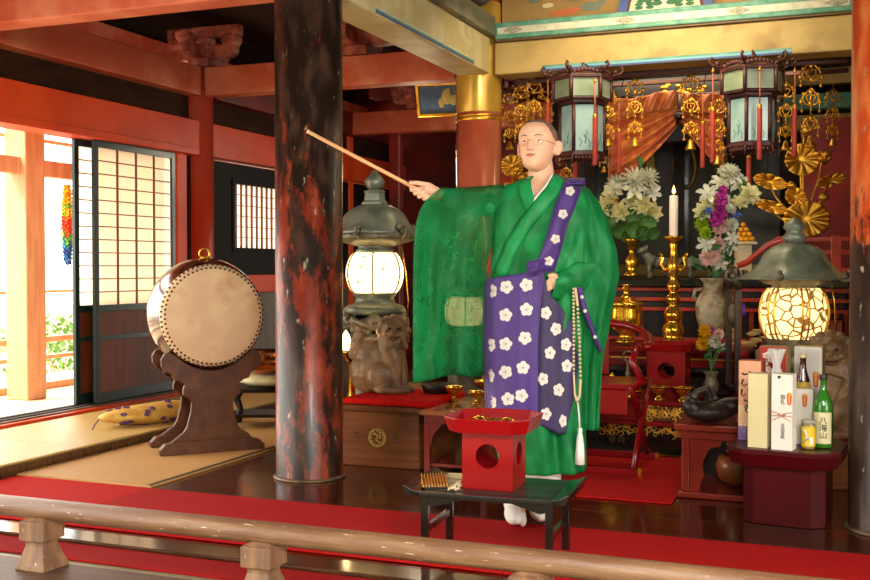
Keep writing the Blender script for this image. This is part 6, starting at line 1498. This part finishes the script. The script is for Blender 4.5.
# --- left sleeve
ls = [(186, 566, 584, .04, .02), (190, 562, 590, .062, .02), (200, 560, 598.5, .075, .015), (224, 563, 609, .085, .005), (252, 564, 616, .09, -.01), (275, 562, 618.5, .09, -.02), (300, 565, 613, .082, -.02), (330, 570, 608, .07, -.01), (363, 573, 602, .058, 0), (400, 576, 600, .05, .0), (429, 578, 599, .045, 0)]
def lsl(u, w_):
    th = 2*PI*u; v = 186+(429-186)*w_; ul, ur, ry, cy = interp([(q[0],)+q[1:] for q in ls], v); a, c = L(ul, v), L(ur, v)
    k = 1+(.06+.12*w_)*math.sin(6*th+3*w_)+.06*math.sin(11*th+14*w_)+.16*abs(math.sin(13*w_-2.2*math.cos(th)+.4))**3*math.sin(PI*min(1, w_*1.4))
    return Vector(((a.x+c.x)/2+(c.x-a.x)/2*math.cos(th), cy+ry*math.sin(th)*k, a.z+.0*w_))
b = MB(); b.surf(lsl, 80, 70, cu=True); b.build('left_sleeve', greens, person, solid=.002)
def fore(u, w_):
    th = 2*PI*u; c = L(600, 268, -.05)*(1-w_)+L(553, 288, -.15)*w_; r = .062-.012*w_; k = 1+.09*math.sin(5*th+9*w_)+.06*math.sin(22*w_+3*th)
    return c+Vector((.25*r*math.cos(th)*k, -r*.75*math.sin(th)*k, r*(1.0+.25*math.sin(PI*w_))*math.cos(th)*k))
MB().surf(fore, 40, 30, cu=True).build('left_cuff', green, person, solid=.002)
# --- purple stole with white plum blossoms
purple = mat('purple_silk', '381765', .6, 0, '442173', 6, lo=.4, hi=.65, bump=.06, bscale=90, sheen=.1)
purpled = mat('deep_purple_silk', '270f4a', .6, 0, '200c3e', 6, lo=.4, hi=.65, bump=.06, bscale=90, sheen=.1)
blos = mat('white_blossom', 'cfc6bd', .6); core = mat('blossom_core', 'a89a8c', .6)
def patch_fn(tl, off):
    """tl rows: (v, u_left, u_right)"""
    def f(u, w_):
        v = tl[0][0]+(tl[-1][0]-tl[0][0])*w_; ul, ur = interp(tl, v); uu = ul+(ur-ul)*u
        p = L(uu, v, -.12)
        for _ in range(3):
            y = front(p.x, p.z, .016, True)-off-.003*math.sin(uu*.22+v*.02)-.0015*math.sin(uu*.5)
            if uu < 492: y += .0
            p = L(uu, v, y)
        return p
    return f
mainT = [(270, 488, 541), (276, 487, 544), (300, 486, 541), (340, 486, 538), (380, 485.5, 538), (416, 486, 538)]
def mainfn(u, w_):
    g = patch_fn(mainT, .018); top = 270+9*(1-u); bot = 411+5*u+1.2*math.sin(u*9)
    v = top+(bot-top)*w_; return g(u, (v-270)/146)
backT = [(268, 530, 543), (280, 526, 545), (298, 520, 554), (321, 516, 571), (345, 512, 575.5), (363, 508, 578), (395, 506, 575), (416, 505, 569), (434, 505, 566)]
def backfn(u, w_):
    g = patch_fn(backT, .006); bot = 410+24*min(1, u*1.15)
    v = 268+(bot-268)*w_; return g(u, (v-268)/166)
stole = MB().surf(mainfn, 50, 60).build('stole', purple, person, solid=.004)
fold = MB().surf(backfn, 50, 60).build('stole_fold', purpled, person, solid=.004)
# wrap behind the left hip so that the stole goes round the body
def wrapfn(u, w_):
    v = 280+(411-280)*w_; th = PI+.25-u*2.6
    return ring(v, th, .020, True)
MB().surf(wrapfn, 40, 30).build('stole_back', purple, person, solid=.004)
def blossom(b, c, r, yfun, rot, flat=1.0):
    """five petal flower lying on the cloth; c pixel centre, r pixel radius"""
    for j in range(5):
        a = rot+2*PI*j/5; vs = []
        for k in range(10):
            q = 2*PI*k/10; uu = c[0]+flat*(r*.52*math.cos(a)+r*.43*math.cos(q)); vv = c[1]+r*.52*math.sin(a)+r*.43*math.sin(q); vs.append(yfun(uu, vv, .0020))
        b.add(vs, [tuple(range(10))[::-1]], 0, False)
    for j in range(5):
        a = rot+2*PI*j/5+.0; vs = []
        for k in range(5):
            q = 2*PI*k/5; uu = c[0]+flat*(r*.30*math.cos(a)+r*.09*math.cos(q)); vv = c[1]+r*.30*math.sin(a)+r*.09*math.sin(q); vs.append(yfun(uu, vv, .0030))
        b.add(vs, [tuple(range(5))[::-1]], 1, False)
def on_patch(off):
    def g(uu, vv, e):
        p = L(uu, vv, -.12)
        for _ in range(3): p = L(uu, vv, front(p.x, p.z, .016, True)-off-.003*math.sin(uu*.22+vv*.02)-.0015*math.sin(uu*.5)-e-.0035)
        return p
    return g
random.seed(4)
F1 = [(506.5, 287), (526.5, 285), (505.6, 315), (526.5, 309.5), (525, 338), (505.6, 344), (505.6, 372), (523, 367.7), (508, 399), (521.5, 395.6), (493, 291, .6), (491.5, 345, .6), (490.5, 376, .6), (492, 402.5, .7)]
for it in F1:
    b = MB(); blossom(b, it[:2], 7.2, on_patch(.018), random.random()*6, it[2] if len(it) > 2 else 1); b.build('plum_blossom', [blos, core], stole)
F2 = [(546, 313), (556, 329), (566, 344.5), (550, 353), (567, 366), (558.6, 390), (543, 379), (546, 414), (563, 421, .6)]
for it in F2:
    b = MB(); blossom(b, it[:2], 7.0, on_patch(.006), random.random()*6, it[2] if len(it) > 2 else .85); b.build('plum_blossom', [blos, core], fold)
# shoulder strap
st = band([(573.5, 184), (570, 193), (565.5, 205), (560, 220), (555.5, 237), (551, 252), (545, 268)], [19, 19, 19, 18, 17.5, 18, 20], .020, 'stole_strap', purple, person, nseg=30)
def onstrap(uu, vv, e): return Lf(uu, vv, .0265+.0025+e)
for (u, v) in ((570, 191), (563, 214), (555.5, 239), (549, 261)):
    b = MB(); blossom(b, (u, v), 5.2, onstrap, random.random()*6); b.build('plum_blossom', [blos, core], st)
b = MB(); b.surf(lambda u, w_: Vector((.0, 0, 0))+L(563.5+20*u, 184, -.075)*(1-w_)+L(568+18*u, 190, .10)*w_+Vector((0, 0, .035*math.sin(PI*w_))), 6, 12); b.build('strap_over_shoulder', purple, person, solid=.004)
# knot where strap and stole meet
b = MB(); b.surf(lambda u, w_: Lf(527+24*u, 262+15*w_-5*u, .022+.012*math.sin(PI*u)*math.sin(PI*w_)+.004*math.sin(w_*12)), 16, 16); b.build('stole_knot', purple, person, solid=.005)
# purple cord on the left sleeve
def Ls(u, v, y=-.125): return L(u, v, y)
cordp = [Ls(577, 279), Ls(580, 292), Ls(584, 308), Ls(590, 324, -.115), Ls(596, 340, -.10), Ls(600.5, 352, -.085)]
b = MB(); vs = []
for i, p in enumerate(cordp): w_ = .014-.0012*i; vs += [p-Vector((w_, 0, 0)), p+Vector((0, -.004, 0)), p+Vector((w_, 0, 0))]
b.add(vs, [(i*3+j, i*3+j+1, (i+1)*3+j+1, (i+1)*3+j) for i in range(5) for j in range(2)], 0, True); cd = b.build('purple_cord', purple, person, solid=.004)
for (u, v) in ((582, 297), (585, 311), (595, 337)):
    b = MB(); b.ball(L(u, v, -.137 if v < 320 else -.117), (.008, .003, .008), 10, 6); b.build('cord_blossom', blos, cd)
# white split toed socks
for uf, yf in ((516, -.05), (541, .01)):
    p = L(uf, 514, yf); b = MB()
    b.ball((p.x-.010, p.y-.004, .037), (.040, .118, .037), 16, 10); b.ball((p.x+.022, p.y-.062, .029), (.017, .055, .028), 12, 8); b.ball((p.x, p.y+.07, .045), (.042, .05, .045), 12, 8)
    b.tube([(p.x, p.y+.07, .05), (p.x, p.y+.06, .14)], [.047, .052], 14)
    remesh(b.build('split_toe_sock', whitec, person), .005, 4)
# ---- held and hanging things
t = thing('prayer_beads', 'long string of pale beads with a white tassel hanging down over the green robe', 'beads', person.matrix_world @ Ls(577, 288, -.15), YAW)
off_ = Ls(577, 288, -.15); bead = mat('pale_gold_beads', 'c9b48a', .3)
def strand(path, n):
    pts = [L(u, v, y)-off_ for u, v, y in path]; out = []
    for i in range(n):
        k = i/(n-1)*(len(pts)-1); a = min(len(pts)-2, int(k)); out.append(pts[a].lerp(pts[a+1], k-a))
    return out
b = MB()
for path, n in (([(575.5, 289, -.15), (577.5, 305, -.153), (579.5, 342, -.153), (580.5, 380, -.153), (579.5, 396, -.15), (577, 401, -.15)], 46), ([(573.5, 289, -.148), (573.8, 330, -.15), (573.5, 375, -.15), (574.5, 394, -.15), (577, 401, -.15)], 46)):
    for p in strand(path, n): b.ball(p, .0062, 8, 6)
bs = b.build('bead_string', bead, t)
b = MB(); b.tube([L(577.5, 401, -.15)-off_, L(579, 415, -.15)-off_, L(579.5, 429, -.15)-off_], .0035, 6); b.build('tassel_cord', whitec, t)
b = MB(); a = L(580, 428, -.15)-off_
b.lathe([(.007, 0), (.010, -.008), (.008, -.018), (.014, -.05), (.018, -.10), (.020, -.148), (0, -.15)], T(a), 20, lobes=9, la=.08); b.build('tassel', whitec, t)
s0, s1 = person.matrix_world @ L(428, 195, -.095), person.matrix_world @ L(308, 131.5, -.135)
t = thing('wooden_stick', 'thin pale wooden stick held out to the left in the raised hand', 'stick', s0)
dv = s1-s0
MB().cyl((0, 0, 0), dv, .0085, .0075, n=12).build('shaft', mat('pale_bare_wood', 'dba874', .5, 0, 'cf9a64', 6), t)
MB().cyl(dv*.995, dv*1.006, .0080, .0078, n=12).build('tip', mat('pale_end_grain', 'e8c898', .6), t)
